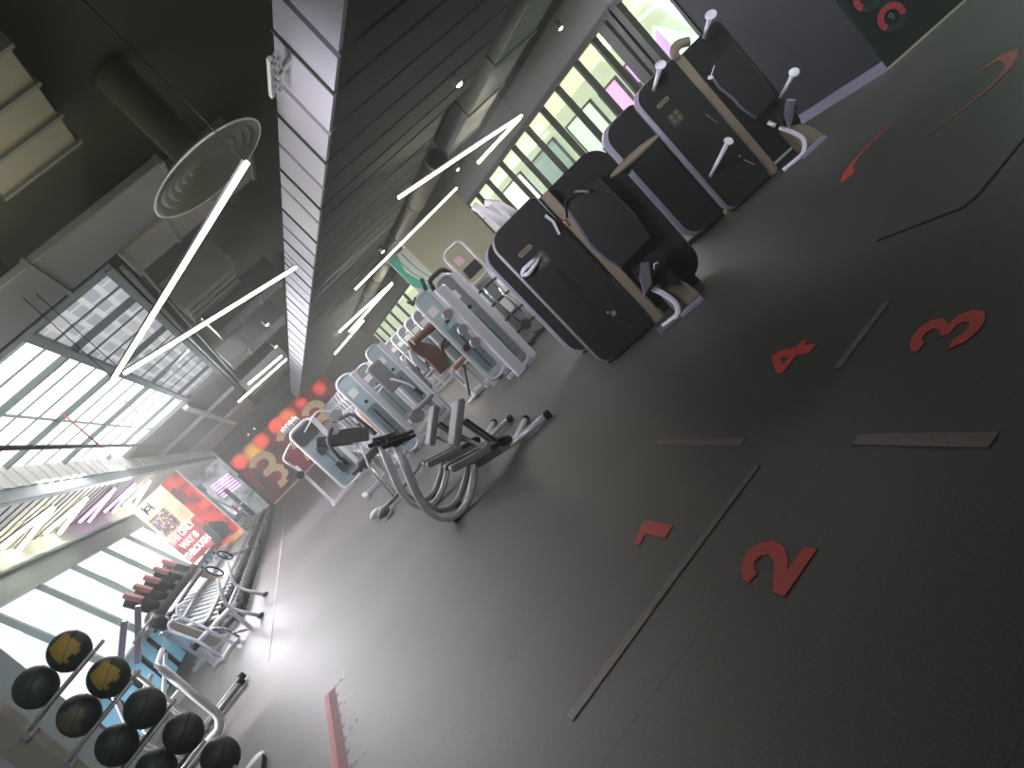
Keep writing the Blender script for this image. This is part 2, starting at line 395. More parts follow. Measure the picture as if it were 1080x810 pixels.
MB().prism([(-.45, 1.75), (.05, 1.2), (.1, 1.7), (.05, 2.28)], T(0, -.02, 0), .02).build('purple_panel', mallm('tent_purple', (206, 160, 240), .9), ta)
# bright entrance glazing on the near right (lights the floor there)
w5 = struct('window_5', MB().b2(9.1, 9.2, YB, 5.0, 2.7, 2.8).b2(9.1, 9.2, YB, 5, 0, .08).b2(9.1, 9.2, 1.5, 1.6, 0, 2.7).b2(9.1, 9.2, 3.6, 3.7, 0, 2.7), M['frame'], label='entrance glazing at the near right', cat='window')
MB().b2(9.14, 9.15, YB, 4.9, .08, 2.7).build('glass_pane', emis('entrance_glow', (214, 246, 226), 1.0), w5)
struct('wall_entrance', MB().b2(9.1, 9.3, YB, 5.1, 2.8, 4.4).box(p0+dw*2.3+Vector((.2, .0, 1.7)), (1.3, .12, 3.4), rz=ang), M['wallgrey'])
struct('ceiling_entrance', MB().b2(7.0, 9.3, YB, 5.2, 3.4, 3.5), M['ceilr'], label='dark ceiling above the entrance', cat='ceiling')

# partition wall with teal graphic
struct('wall_partition', MB().b2(4.08, 5.6, 13.3, 13.5, 0, 2.9), M['wallbeige'], label='beige partition wall with a teal edge', cat='wall')
t = thing('wall_graphic', 'white and teal swirl banner at the left edge of the beige partition', 'banner', (3.62, 13.28, 0))
MB().b2(0, .46, 0, .03, .6, 2.74).build('panel', M['offwhite'], t)
tm = mat('teal', (84, 190, 168), .5)
q = MB()
for k in range(3):
    pts = [(.02+.14*k, 0, 2.7), (.05+.13*k, 0, 2.3), (.2+.1*k, 0, 1.9), (.3+.06*k, 0, 1.5)]
    q.tube([(x, -.004, z) for x, _, z in pts], .012, 6)
q.prism([(0, 2.74), (.22, 2.74), (.1, 2.4), (.22, 2.0), (.3, 1.6), (.12, 1.9), (0, 2.1)], T(0, -.008, 0), .008)
q.build('swirl', tm, t)

# ------------------------------------------------------------------ ring graphics
def ring_graphic(c, label, R_=.14):
    t = thing('ring_graphic', label, 'wall graphic', c, ang)
    rd = mat('ring_red', (196, 62, 72), .6); gr = mat('ring_green', (44, 62, 58), .6)
    for k in range(12):
        a0 = 2*PI*k/12+.03; a1 = 2*PI*(k+1)/12-.03
        poly = [(R_*f*math.cos(a), R_*f*math.sin(a)) for f, seq in ((1, [a0, (a0+a1)/2, a1]), (.55, [a1, (a0+a1)/2, a0])) for a in seq]
        MB().prism(poly, T(0, 0, 0), .006).build('ring_segment', rd if (k < 7 or k == 11) else gr, t)
    text_mesh('numeral', '9', R_*.8, mat('numeral_green', (120, 140, 134), .6), T(0, -.001, 0) @ UP, t)
ring_graphic((7.12, 5.425, .385), 'red and dark ring with a 9, low on the angled dark wall')
ring_graphic((7.07, 5.46, .71), 'partly cut off red ring above the ring with a 9')

# ------------------------------------------------------------------ floor markings
DOWN = I4
def flat(poly, name, m, label, cat='floor marking', group=None, parent=None, z=.0):
    mb = MB(); 
    vs = [mb.bm.verts.new((x, y, z+.004)) for x, y in poly]; mb.bm.faces.new(vs)
    vs2 = [mb.bm.verts.new((x, y, z+.0005)) for x, y in poly]; mb.bm.faces.new(vs2[::-1])
    n = len(poly)
    for k in range(n): mb.bm.faces.new((vs[k], vs2[k], vs2[(k+1) % n], vs[(k+1) % n]))
    o = mb.build(name, m, parent)
    if label: tag(o, label, cat, group)
    return o
GN = 'red numbers 1 to 4 around the floor cross'
n1 = [(0.78, 3.347), (0.87, 3.40), (0.912, 3.425), (0.935, 3.395), (0.938, 3.139), (0.858, 3.119), (0.856, 3.318), (0.784, 3.292)]
n2 = [(0.819, 2.461), (0.87, 2.49), (0.905, 2.49), (0.945, 2.46), (0.968, 2.400), (0.954, 2.325), (0.913, 2.267), (0.855, 2.222), (0.973, 2.222), (0.973, 2.154), (0.754, 2.152), (0.757, 2.217), (0.882, 2.318), (0.905, 2.366), (0.893, 2.405), (0.856, 2.418), (0.825, 2.39), (0.815, 2.362), (0.761, 2.364), (0.775, 2.42)]
n3 = [(2.085, 2.425), (2.143, 2.452), (2.21, 2.449), (2.25, 2.408), (2.246, 2.345), (2.197, 2.296), (2.246, 2.272), (2.266, 2.215), (2.235, 2.149), (2.175, 2.117), (2.112, 2.117), (2.06, 2.141), (2.024, 2.2), (2.08, 2.212), (2.112, 2.186), (2.15, 2.175), (2.185, 2.19), (2.195, 2.22), (2.177, 2.245), (2.125, 2.254), (2.124, 2.29), (2.165, 2.32), (2.186, 2.36), (2.16, 2.39), (2.12, 2.387), (2.095, 2.354), (2.037, 2.36), (2.052, 2.4)]
n4 = [(2.188, 3.458), (2.232, 3.421), (2.235, 3.285), (2.285, 3.285), (2.285, 3.225), (2.235, 3.225), (2.235, 3.12), (2.165, 3.12), (2.165, 3.225), (2.024, 3.225), (2.03, 3.28), (2.165, 3.277), (2.165, 3.365), (2.095, 3.278), (2.03, 3.281), (2.12, 3.39)]
for pts_, d_, m_ in ((n1, '1', 'red'), (n2, '2', 'red'), (n3, '3', 'red'), (n4, '4', 'red')):
    flat(pts_, 'floor_number', M[m_], 'red numeral %s painted on the dark floor' % d_, 'floor number', GN)
flat([(-.06, 2.78), (.5, 2.8), (.5, 2.86), (-.06, 2.84)], 'floor_line', M['faded'], 'pale worn floor line near numeral 2, running to the lower left')
flat([(.5, 2.805), (1.35, 2.825), (1.35, 2.865), (.5, 2.86)], 'floor_line', M['faint'], 'faint middle stretch of the line between numerals 1 and 2')
flat([(2.0, 2.78), (2.48, 2.78), (2.48, 2.83), (2.0, 2.83)], 'floor_line', M['faded'], 'short pale worn line between numerals 3 and 4')
flat([(1.48, 1.75), (1.55, 1.75), (1.55, 2.35), (1.49, 2.35)], 'floor_line', M['faded'], 'pale scuffed line between numerals 2 and 3')
flat([(1.48, 3.1), (1.53, 3.1), (1.53, 4.0), (1.48, 4.0)], 'floor_line', M['faint'], 'barely visible line running away beyond the cross')
# second circle
def arc(c, r, a0, a1, w0, w1, label, m='red', hook=None):
    n = 22; o = []; i_ = []
    for k in range(n+1):
        t_ = k/n; a = math.radians(a0+(a1-a0)*t_); w = w0+(w1-w0)*t_
        o.append((c[0]+(r+w/2)*math.cos(a), c[1]+(r+w/2)*math.sin(a))); i_.append((c[0]+(r-w/2)*math.cos(a), c[1]+(r-w/2)*math.sin(a)))
    flat(o+i_[::-1], 'floor_arrow', m if not isinstance(m, str) else M[m], label)
def poly_arc(pts, ws, label, m):
    P = [Vector(p) for p in pts]; L_, R_ = [], []
    for k, p in enumerate(P):
        t_ = (P[min(k+1, len(P)-1)]-P[max(k-1, 0)]).normalized(); n = Vector((-t_.y, t_.x))
        L_.append(tuple(p+n*ws[k]/2)); R_.append(tuple(p-n*ws[k]/2))
    flat(L_+R_[::-1], 'floor_arrow', m, label)
poly_arc([(4.36, 4.46), (4.42, 4.44), (4.56, 4.53), (4.72, 4.56), (4.9, 4.54), (5.05, 4.47), (5.16, 4.42)], [.02, .13, .07, .035, .028, .022, .015], 'thin red curved arrow on the floor, nearer the machines', M['red'])
poly_arc([(4.44, 3.73), (4.55, 3.63), (4.66, 3.51), (4.78, 3.43), (4.95, 3.38), (5.1, 3.42), (5.24, 3.5), (5.3, 3.6), (5.22, 3.72)], [.02, .03, .035, .04, .05, .07, .11, .08, .02], 'faded red hooked arrow at the far right of the floor', mat('faded_red', (160, 74, 72), .6))
flat([(4.7, 4.02), (5.05, 3.99), (5.05, 4.01), (4.7, 4.04)], 'floor_line', M['faded'], 'tiny pale line between the two red curved arrows')
flat([(3.18, 3.32), (3.22, 2.78), (3.3, 2.74), (5.2, 2.60), (5.2, 2.575), (3.28, 2.72), (3.2, 2.76), (3.155, 3.32)], 'mat_seam', M['rubber'], 'black seam of the darker mat at the right edge', 'seam')
# ruler
flat([(-1.28, 3.6), (-1.235, 3.6), (-1.235, 5.98), (-1.28, 5.98)], 'floor_ruler', M['pink'], 'long pink measuring strip on the floor', 'floor ruler')
tk = thing('ruler_scale', 'fine pink tick marks beside the measuring strip', 'tick marks', (-1.235, 0, 0))
tm_ = MB()
for k in range(56): tm_.b2(0, .07 if k % 5 else .1, 5.94-.042*k, 5.95-.042*k, .0005, .003)
tm_.build('tick_marks', M['pink'], tk)
for s_, y, wl_ in (('6 0', 5.95, 'beside the far end of the pink ruler'), ('5 5', 5.46, 'second from the far end of the pink ruler'), ('5 0', 4.97, 'third from the far end of the pink ruler'), ('4 5', 4.46, 'by the bottom edge beside the pink ruler')):
    tag(text_mesh('ruler_number', s_, .075, M['offwhite'], T(-1.07, y, .002), extrude=.001), 'small white floor number '+wl_, 'floor number')
flat([(-2.03, 9), (-2.0, 9), (-2.06, 36), (-2.09, 36)], 'floor_line', mat('thin_pale', (150, 146, 150), .6), 'long thin pale line running beside the dumbbell racks')

# ------------------------------------------------------------------ tower machines (right)
def tower(loc, rz, label, nm='strength_machine'):
    return thing(nm, label, 'exercise machine', loc, rz)
rA = math.atan2(-.49, .87)
def rounded_plate(x0, x1, z0, z1, r, y, th, m, parent, name, rimm=None, inner=.03):
    if rimm:
        rim = MB().prism(rrect(x0, x1, z0, z1, r), T(0, y, 0), th, .018).build(name, rimm, parent)
        MB().prism(rrect(x0+inner, x1-.006, z0+.006, z1-.006, r if not isinstance(r, (tuple, list)) else tuple(max(.02, q-.01) for q in r)), T(0, y-.012, 0), .02, .004).build('face_panel', m, rim)
        return rim
    return MB().prism(rrect(x0, x1, z0, z1, r), T(0, y, 0), th, .015).build(name, m, parent)

def logo(parent, x, z, y):
    o = MB().prism(rrect(x-.075, x+.075, z-.022, z+.022, .02), T(0, y-.006, 0), .006).build('logo_badge', mat('badge', (150, 140, 110), .35, .4), parent)
    MB().prism(rrect(x-.065, x+.065, z-.014, z+.014, .013), T(0, y-.008, 0), .003).build('badge_inset', M['rubber'], o)
    text_mesh('badge_lettering', 'TECHNOGYM', .021, mat('badge_text', (190, 178, 140), .4), T(x, y-.009, z) @ UP, o)
def display(parent, x, z, y):
    o = MB().prism(rrect(x-.07, x+.07, z-.08, z+.06, .02), T(0, y-.004, 0), .005).build('instruction_panel', mat('instr', (52, 50, 40), .5), parent)
    q = MB()
    for i, (dx, dz) in enumerate(((-.035, .03), (.03, .03), (-.035, -.03), (.03, -.035))):
        q.prism(rrect(x+dx-.018, x+dx+.018, z+dz-.02, z+dz+.02, .008), T(0, y-.007, 0), .003)
    q.build('pictogram', mat('pictogram', (96, 92, 62), .5), o)

# ---- unit 1
u1 = tower((2.45, 6.13, 0), rA, 'nearer black tower machine with silver edge, white loop handle and padded seat')
rounded_plate(0, .62, .03, 1.66, (.10, .06, .16, .14), 0, .09, M['plate'], u1, 'weight_shroud', M['rimsilver'])
logo(u1, .22, 1.35, -.012); display(u1, .27, 1.2, -.012)
MB().tube([(.25, -.02, 1.22), (.2, -.08, 1.24), (.1, -.1, 1.245), (.055, -.09, 1.215), (.1, -.1, 1.185), (.2, -.06, 1.2), (.27, -.02, 1.22)], .02, 10, fil=.03).build('loop_handle', M['white'], u1)
MB().cyl((.42, -.012, .37), (.42, -.04, .37), .026).cyl((.385, -.012, .41), (.385, -.025, .41), .014).build('pin_knob', M['beige'], u1)
MB().bar((.4, -.016, .3), (.46, -.016, .14), .012, .012).build('slot', M['dark'], u1)
MB().prism(rrect(.29, .34, .5, 1.05, .024), T(0, -.017, 0), .006).build('weight_window', M['rubber'], u1)
q = MB().prism([(.56, 1.45), (.575, 1.37), (.54, 1.25), (.56, 1.24), (.6, 1.36), (.585, 1.46)], T(0, -.06, 0), .02).build('release_lever', M['silver'], u1)
MB().b2(.05, .6, .1, .32, .0, .06).b2(.1, .56, .09, .3, .05, 1.5).build('stack_housing', M['plate'], u1)
MB().prism(rrect(.6, .74, 0, 1.6, .03), T(0, .06, 0), .3, .01).build('beige_column', M['beige'], u1)
MB().cyl((.655, .05, 1.3), (.66, .05, 1.24), .015).build('tension_screw', M['tan'], u1)
rounded_plate(.66, 1.35, .06, 1.6, (.22, .2, .1, .1), .2, .08, M['plate'], u1, 'back_shield')
MB().b2(.75, 1.2, .2, .55, 0, .1).build('rear_base', M['dark'], u1)
# backrest pad
bp = MB().prism([(.75, .62), (1.12, .64), (1.16, .9), (1.14, 1.36), (1.08, 1.4), (.8, 1.4), (.74, 1.36), (.705, 1.1), (.68, .97), (.70, .78)], T(0, -.02, 0), .09, .02).build('backrest', M['pad'], u1)
MB().tube([(.75, -.015, 1.36), (.71, -.01, 1.1), (.685, -.01, .97), (.705, -.01, .78), (.755, -.01, .63)], .014, 8, fil=.05).build('rim_light_tube', M['padlav'], bp)  # tube in place of the purple rim light on the pad edge
MB().tube([(.70, 0, 1.3), (.78, -.06, 1.42), (.84, -.1, 1.44), (.95, -.1, 1.36)], .011, 8, fil=.04).build('strap_bar', M['dark'], u1)
MB().tube([(.90, .0, 1.42), (.95, -.09, 1.38), (.99, -.09, 1.33)], .016, 8).build('strap_tip', M['beige'], u1)
# seat
st_ = MB().prism([(.78, .5), (1.08, .52), (1.1, .6), (1.0, .63), (.8, .62)], T(0, -.42, -.07), .42, .02).build('seat', M['pad'], u1)
MB().prism([(.73, .40), (.86, .44), (.96, .6), (.9, .64), (.82, .56)], T(0, -.46, -.03), .06, .015).build('side_cushion', M['padlav'], st_)
MB().tube([(.95, -.47, .5), (.98, -.49, .535), (1.01, -.47, .52)], .008, 8).build('seat_clip', M['white'], st_)
MB().b2(.9, 1.05, -.3, .1, .1, .45).b2(.83, .9, -.36, -.3, .36, .46).build('seat_post', M['dark'], u1)
# beige quarter-round base
poly = [(0.84, 0)]+[(.84+.26*math.sin(math.radians(a)), .0+.28*math.cos(math.radians(a))) for a in range(0, 91, 10)]
MB().prism(poly, T(0, -.3, .02), .34, .01).build('base_cover', M['beige'], u1)
MB().tube([(.83, -.35, .36), (.87, -.36, .27), (.9, -.37, .13), (.85, -.37, .035), (.68, -.3, .03)], .024, 10, fil=.08).build('foot_tube', M['white'], u1)
MB().box((.78, -.3, .02), (.34, .14, .03)).build('foot_plate', M['rimsilver'], u1)
MB().box((.97, -.4, .02), (.24, .1, .03)).build('foot_bar', M['rim'], u1)
# beige arm pad
ap = MB(); ap.sphere((1.47, -.12, 1.28), .27, (1, .3, .16), rot=Matrix.Rotation(.05, 4, 'Y')); ap.build('arm_pad', M['beige'], u1)
MB().bar((1.28, -.1, 1.23), (1.64, -.1, 1.26), .05, .04).cyl((1.37, -.1, 1.25), (1.37, .2, 1.2), .018).build('arm_pad_bracket', M['dark'], u1)
# A2 : machine behind
u1b = tower((2.75, 7.33, 0), rA, 'black shroud with a wide lavender lit edge half hidden behind the nearer tower machine')
rounded_plate(0, .62, .03, 1.62, (.12, .12, .2, .2), 0, .28, M['plate'], u1b, 'weight_shroud', M['rim'], .05)
MB().b2(.1, .3, .0, .02, .9, .94).build('side_slot', M['dark'], u1b)
MB().b2(.1, 1.0, .1, .26, 0, .05).build('base', M['dark'], u1b)

# ---- unit 2
rC = math.atan2(-.46, .89)
u2_ = tower((4.93, 6.49, 0), rC, 'farther black tower machine with four white paddle handles, by the navy wall')
rounded_plate(-.03, .57, .03, 1.67, (.1, .06, .16, .12), 0, .13, M['plate'], u2_, 'weight_shroud', M['rim'], .05)
logo(u2_, .21, 1.4, -.012); display(u2_, .21, 1.2, -.012)
MB().bar((.45, -.02, 1.0), (.49, -.02, .84), .014, .02).build('pin_lever', M['chrome'], u2_)
MB().cyl((.44, -.012, .42), (.44, -.03, .42), .013).bar((.45, -.016, .36), (.5, -.016, .24), .01, .01).build('pin_knob', M['tan'], u2_)
MB().prism(rrect(.56, .68, 0, 1.64, .05), T(0, .05, 0), .25, .01).build('beige_column', M['beige'], u2_)
MB().tube([(.60, .05, 1.62), (.63, .05, 1.7), (.72, .08, 1.72), (.82, .1, 1.66)], .05, 10, fil=.05).build('beige_top_cover', M['beige'], u2_)
rounded_plate(.63, 1.2, .08, 1.62, (.22, .06, .08, .1), .16, .1, M['plate'], u2_, 'back_shield')
b2_ = MB().prism([(.80, .58), (1.08, .6), (1.12, .9), (1.1, 1.34), (.8, 1.34), (.735, 1.25), (.74, 1.0), (.745, .85)], T(0, -.04, 0), .09, .02).build('backrest', M['pad'], u2_)
MB().tube([(.735, -.03, 1.24), (.72, -.03, 1.1), (.755, -.03, .93), (.755, -.03, .78), (.80, -.03, .6)], .015, 8, fil=.05).build('rim_light_tube', M['padlav'], b2_)  # pad edge rim light shaped as a pale tube, as on unit 1
MB().cyl((.7, -.05, 1.26), (.73, -.05, 1.22), .02).bar((.73, -.05, 1.25), (.82, -.05, 1.3), .01, .01).build('strap_bar', M['white'], u2_)
s2_ = MB().prism([(.85, .5), (1.08, .52), (1.1, .6), (1.0, .63), (.88, .62)], T(0, -.35, -.1), .38, .02).build('seat', M['pad'], u2_)
MB().prism([(.88, .38), (.95, .42), (1.1, .56), (1.04, .62), (.93, .52)], T(0, -.4, -.05), .06, .015).build('side_cushion', M['padlav'], s2_)
MB().b2(.92, 1.04, -.25, .1, .1, .45).build('seat_post', M['dark'], u2_)
MB().prism([(.9, 0)]+[(.9+.22*math.sin(math.radians(a)), .3*math.cos(math.radians(a))) for a in range(0, 91, 10)], T(0, -.28, .02), .3, .01).build('base_cover', M['beige'], u2_)
MB().tube([(.79, -.3, .52), (.82, -.31, .44)], .024).tube([(.84, -.31, .4), (.9, -.32, .28), (.95, -.33, .14), (.86, -.33, .03), (.62, -.25, .03)], .024, 10, fil=.1).build('foot_tube', M['white'], u2_)
MB().box((.95, -.35, .02), (.3, .1, .03)).build('foot_bar', M['rim'], u2_)
MB().b2(.05, 1.15, .12, .35, 0, .06).build('base_frame', M['dark'], u2_)
for (x0, z0, x1, z1) in ((.22, 1.56, .36, 1.69), (.08, .48, .38, .66), (.92, 1.58, 1.01, 1.69), (1.12, .58, 1.26, .71)):
    h = MB().tube([(x0, -.03, z0), (x1, -.33, z1)], .02, 12, r2=.026).build('handle', M['white'], u2_)
    d = Vector((x1-x0, -.3, z1-z0)).normalized()
    rot = d.to_track_quat('Z', 'Y').to_matrix().to_4x4()
    MB().sphere((x1, -.34, z1), .068, (1, .75, .22), rot=rot).build('paddle', M['white'], h)
u2b = tower((4.56, 6.90, 0), rC, 'plain black shroud with lavender lit left edge beside the four handled machine')
rounded_plate(0, .56, .05, 1.63, (.1, .1, .2, .2), 0, .24, M['plate'], u2b, 'weight_shroud', M['rim'], .07)
MB().b2(.0, .5, .08, .2, 0, .06).build('base', M['dark'], u2b)
MB().tube([(-.012, .03, 1.5), (-.012, .03, .3)], .012, 6).build('silver_edge_rod', M['chrome'], u2b)

# ------------------------------------------------------------------ benches
def bench():
    t = thing('abdominal_bench', 'nearer grey tubular bench with upright pad, paired seat pads and splayed rear feet', 'exercise bench', (0, 6.6, 0), 0, 'pair of grey tubular benches')
    up_ = [(.60, 0, .9), (.49, 0, .66), (.40, 0, .45), (.365, 0, .28), (.40, 0, .13), (.49, 0, .035), (.62, 0, .03), (.73, 0, .06), (.86, .05, .12), (1.0, .15, .2)]
    MB().tube(up_, .036, 12, fil=.06).build('front_tube', M['silver'], t)
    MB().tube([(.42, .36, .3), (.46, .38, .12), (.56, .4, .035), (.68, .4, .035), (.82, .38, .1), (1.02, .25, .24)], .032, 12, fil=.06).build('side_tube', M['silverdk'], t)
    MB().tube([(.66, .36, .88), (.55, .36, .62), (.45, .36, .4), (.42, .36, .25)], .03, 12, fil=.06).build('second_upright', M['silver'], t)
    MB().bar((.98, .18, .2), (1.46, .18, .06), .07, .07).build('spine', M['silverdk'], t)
    MB().box((.49, .0, .01), (.06, .09, .02)).build('rubber_foot', M['rubber'], t)
    MB().box((.64, .4, .01), (.08, .07, .02)).build('rubber_foot', M['rubber'], t)
    for s, e in ((-1, (1.84, -.06, .045)), (1, (1.8, .55, .045))):
        l = MB().tube([(1.40, .18, .07), (1.5, .18+s*.04, .055), e], .034, 12, fil=.05).build('leg', M['silver'], t)
        v = Vector(e); d = (v-Vector((1.5, .18, .055))).normalized()
        MB().cyl(v-d*.03, v+d*.02, .042).build('end_cap', M['rubber'], l)
    # backrest
    R_ = Matrix.Rotation(-math.radians(37), 4, 'Y')
    bk = MB().prism(rrect(-.23, .23, -.035, .035, .03), T(1.18, 0, .625) @ R_, .3, .012).build('backrest', M['padgrey'], t)
    MB().bar((1.24, .04, .6), (1.3, .04, .24), .03, .12).bar((1.24, .24, .6), (1.3, .24, .24), .03, .12).build('backrest_support', M['dark'], t)
    MB().bar((1.12, .15, .5), (1.2, .15, .24), .03, .03).build('strut', M['silver'], t)
    for y0 in (-.05, .2):
        MB().prism(rrect(-.22, .22, -.035, .035, .03), T(1.0, y0, .30) @ Matrix.Rotation(math.radians(20), 4, 'Y'), .15, .012).build('seat_pad', M['padgrey'] if y0 < 0 else M['dark'], t)
    MB().cyl((1.36, .1, .16), (1.36, .26, .16), .045).cyl((1.42, .12, .13), (1.42, .24, .13), .04).bar((1.2, .2, .2), (1.45, .2, .12), .09, .05).build('adjuster', M['rubber'], t)
    for yy in (0, .36):
        x0 = .6 if yy == 0 else .66
        h = MB().tube([(x0-.0, yy, .88), (x0+.01, yy, .97)], .022).tube([(x0-.02, yy, .95), (x0+.2, yy, .85)], .02).build('handle', M['dark'], t)
        MB().tube([(x0-.05, yy, .98), (x0+.07, yy, .9)], .028).build('grip', M['rubber'], h)
    MB().tube([(.5, -.05, 1.0), (.74, -.05, .88)], .024).build('upper_grip', M['rubber'], t)
    MB().cyl((.62, -.08, .8), (.62, .42, .8), .018).build('cross_bar', M['silver'], t)
    return t
bn = bench()
dup(bn, (0, 7.85, 0), 0, 'farther grey tubular bench of the pair, behind the first bench', 'pair of grey tubular benches')
# knob-ended foot with thin legs between the benches and the row
t = thing('rowing_footrest', 'grey T shaped footrest on a low tube, left of the two benches', 'footrest', (.1, 9.9, 0))
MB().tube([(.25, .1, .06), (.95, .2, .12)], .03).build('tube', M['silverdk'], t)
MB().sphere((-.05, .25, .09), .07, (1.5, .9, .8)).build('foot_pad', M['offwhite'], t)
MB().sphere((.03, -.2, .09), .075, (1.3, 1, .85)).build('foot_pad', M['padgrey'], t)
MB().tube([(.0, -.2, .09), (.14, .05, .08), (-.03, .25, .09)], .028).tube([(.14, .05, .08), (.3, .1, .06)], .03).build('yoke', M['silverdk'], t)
MB().tube([(.28, .1, .07), (.33, .1, .6), (.5, .1, .95)], .014).tube([(.33, .2, .07), (.37, .2, .6)], .014).build('thin_leg', M['silver'], t)

# ------------------------------------------------------------------ silver weight machines
mat_win = mat('smoked_window', (116, 134, 142), .2)
def wmachine(label, loc, rz, w=.35, h=1.78, uph='pad', shield='blue', side=-1, seat=True, rollers=False, arms=False, cat='exercise machine', nm='weight_machine', dep=.45, group=None):
    t = thing(nm, label, cat, loc, rz, group)
    MB().prism(rrect(.03, w-.03, .1, h-.03, min(.12, w*.3)), T(0, 0, 0), .03, .008).build('shield', M[shield], t)
    MB().prism(rrect(.07, w-.07, .22, h*.62, .04), T(0, -.006, 0), .01).build('shield_window', mat_win, t)
    q = MB()
    for k in range(5): q.b2(.09, w-.09, -.012, -.004, .3+.1*k, .305+.1*k)
    q.b2(w*.5-.012, w*.5+.012, -.014, -.004, .26, h*.58).build('window_marks', M['dark'], t)
    MB().cyl((w*.5, -.03, h*.68), (w*.5, -.09, h*.68), .03).build('knob', M['rubber'], t)
    fr = [(x, .015, z) for x, z in rrect(.02, w-.02, .06, h, min(.14, w*.35), 5)]
    MB().tube(fr, .032, 10, closed=True).build('shield_frame', M['silver'], t)
    MB().prism(rrect(.06, w*.62, h*.78, h*.86, .015), T(0, -.008, 0), .008).build('instruction_plate', M['offwhite'], t)
    MB().prism(rrect(w-.05, w+.07, .04, h-.05, .03), T(0, -.03, 0), .14, .015).build('side_column', M['silver'], t)
    st = MB()
    for k in range(12): st.b2(.08, w-.08+.1, .12, .3, .12+.07*k, .18+.07*k)
    st.build('weight_stack', M['dark'], t)
    for yy in (.17, .25): MB().cyl((w/2, yy, .05), (w/2, yy, h-.05), .012).build('guide_rod', M['chrome'], t)
    MB().tube([(w-.03, dep, .03), (w-.03, dep, h-.12), (w-.03, .05, h-.03)], .035, 8, fil=.1).build('rear_post', M['silverdk'], t)
    b = MB().b2(0, w+.05, 0, .08, 0, .06).b2(0, w+.05, dep-.04, dep+.04, 0, .06).b2(w/2-.05, w/2+.05, 0, dep, 0, .06)
    s = side
    if seat:
        b.bar((w/2, dep/2, .04), (w/2+s*1.15, dep/2, .04), .08, .07).bar((w/2+s*1.1, dep/2-.3, .03), (w/2+s*1.1, dep/2+.3, .03), .08, .06)
    b.build('base_frame', M['silver'], t)
    if seat:
        cx = w/2+s*.72; yc = dep/2
        MB().bar((cx, yc, .05), (cx, yc, .45), .07, .07, up=(1, 0, 0)).bar((cx+s*.25, yc, .05), (cx+s*.3, yc, .95), .06, .06, up=(1, 0, 0)).build('seat_post', M['silver'], t)
        MB().prism(rrect(-.2, .2, -.03, .04, .03), T(cx, yc-.18, .47), .36, .015).build('seat', M[uph], t)
        MB().prism(rrect(-.15, .15, -.3, .3, .08), T(cx+s*.24, yc, .86) @ Matrix.Rotation(-s*PI/2, 4, 'Z') @ T(0, 0, 0), .07, .015).build('backrest', M[uph], t)
        MB().tube([(w/2, yc, h*.62), (cx-s*.15, yc-.2, h*.68), (cx, yc-.32, h*.52), (cx+s*.02, yc-.32, h*.42)], .022, 8, fil=.08).build('press_arm', M['silver'], t)
        MB().cyl((cx+s*.02, yc-.32, h*.44), (cx+s*.04, yc-.32, h*.35), .028).build('grip', M['rubber'], t)
    if rollers:
        MB().cyl((w/2+s*.35, yc-.3, .32), (w/2+s*.35, yc+.25, .32), .065).build('roller', M[uph], t)
    if arms:
        MB().tube([(w/2, -.05, h-.2), (w+.2, -.12, h-.05), (w+.45, -.15, h-.35), (w+.42, -.15, h*.5)], .02, 8, fil=.1).build('swing_arm', M['silver'], t)
    return t
# P1 : tall silver column
P = wmachine('tall silver column machine directly left of the black towers', (2.80, 9.6, 0), .0, w=.36, h=1.78, shield='shield', seat=False)
MB().prism(rrect(0.0, .17, 0, 1.7, .04), T(-.02, -.1, 0), .12, .02).build('front_column', M['silver'], P)
MB().tube([(0, 0, 1.72), (.04, 0, 1.86), (.3, 0, 1.86), (.38, .1, 1.74)], .035, 8, fil=.06).build('top_cover', M['dark'], P)
MB().tube([(-.1, -.05, 1.8), (-.02, -.02, 1.95)], .03).build('top_handle', M['dark'], P)
for z in (1.35, 1.05, .8): MB().cyl((-.1, -.02, z), (-.1, .1, z), .07).build('pulley', M['silverdk'], P)
# S1 : blue shield with rounded tube frame + brown upholstery
P = wmachine('rounded tube framed machine with pale blue shield, behind the brown padded seat', (2.74, 10.75, 0), 0, w=.36, h=1.84, seat=False)
MB().cyl((.1, -.02, .75), (.1, -.12, .75), .055).build('knob', M['rubber'], P)
MB().tube([(-.05, -.02, 1.9), (-.02, 0, 1.8), (.1, 0, 1.86)], .02, 8).build('top_hook', M['dark'], P)
t = thing('curl_machine', 'seated machine with brown leather backrest and brown rollers', 'exercise machine', (2.4, 11.55, 0))
bk = MB().prism([(0, .68), (.25, .66), (.36, .95), (.16, 1.3), (0, 1.46), (-.06, 1.3), (.02, 1.0)], T(0.02, 0, 0), .12, .02).build('backrest', M['brown'], t)
for (a, b, r) in (((.05, -.15, 1.38), (.62, -.12, 1.32), .065), ((.3, -.2, 1.0), (.68, -.18, .95), .06)):
    r_ = MB().cyl(a, b, r).build('roller', M['brown'], t)
    MB().cyl(Vector(a)+Vector((-.012, 0, 0)), Vector(a)+Vector((.004, 0, 0)), r*.9).build('roller_end', M['tan'], r_)
MB().prism(rrect(.18, .52, .56, .64, .03), T(0, -.25, 0), .35, .02).build('seat', M['tan'], t)
MB().bar((.56, -.2, .97), (.66, -.2, .04), .09, .08, up=(0, 1, 0)).build('front_beam', M['silver'], t)
MB().bar((.12, -.2, .04), (.7, -.2, .04), .08, .07).bar((.3, .2, .04), (.64, -.2, .04), .07, .06).bar((.12, -.2, .04), (.3, .3, .5), .05, .05).bar((.2, .05, .05), (.2, .05, 1.2), .05, .05).bar((.4, -.1, .05), (.36, -.1, .58), .05, .05).build('base_frame', M['silver'], t)
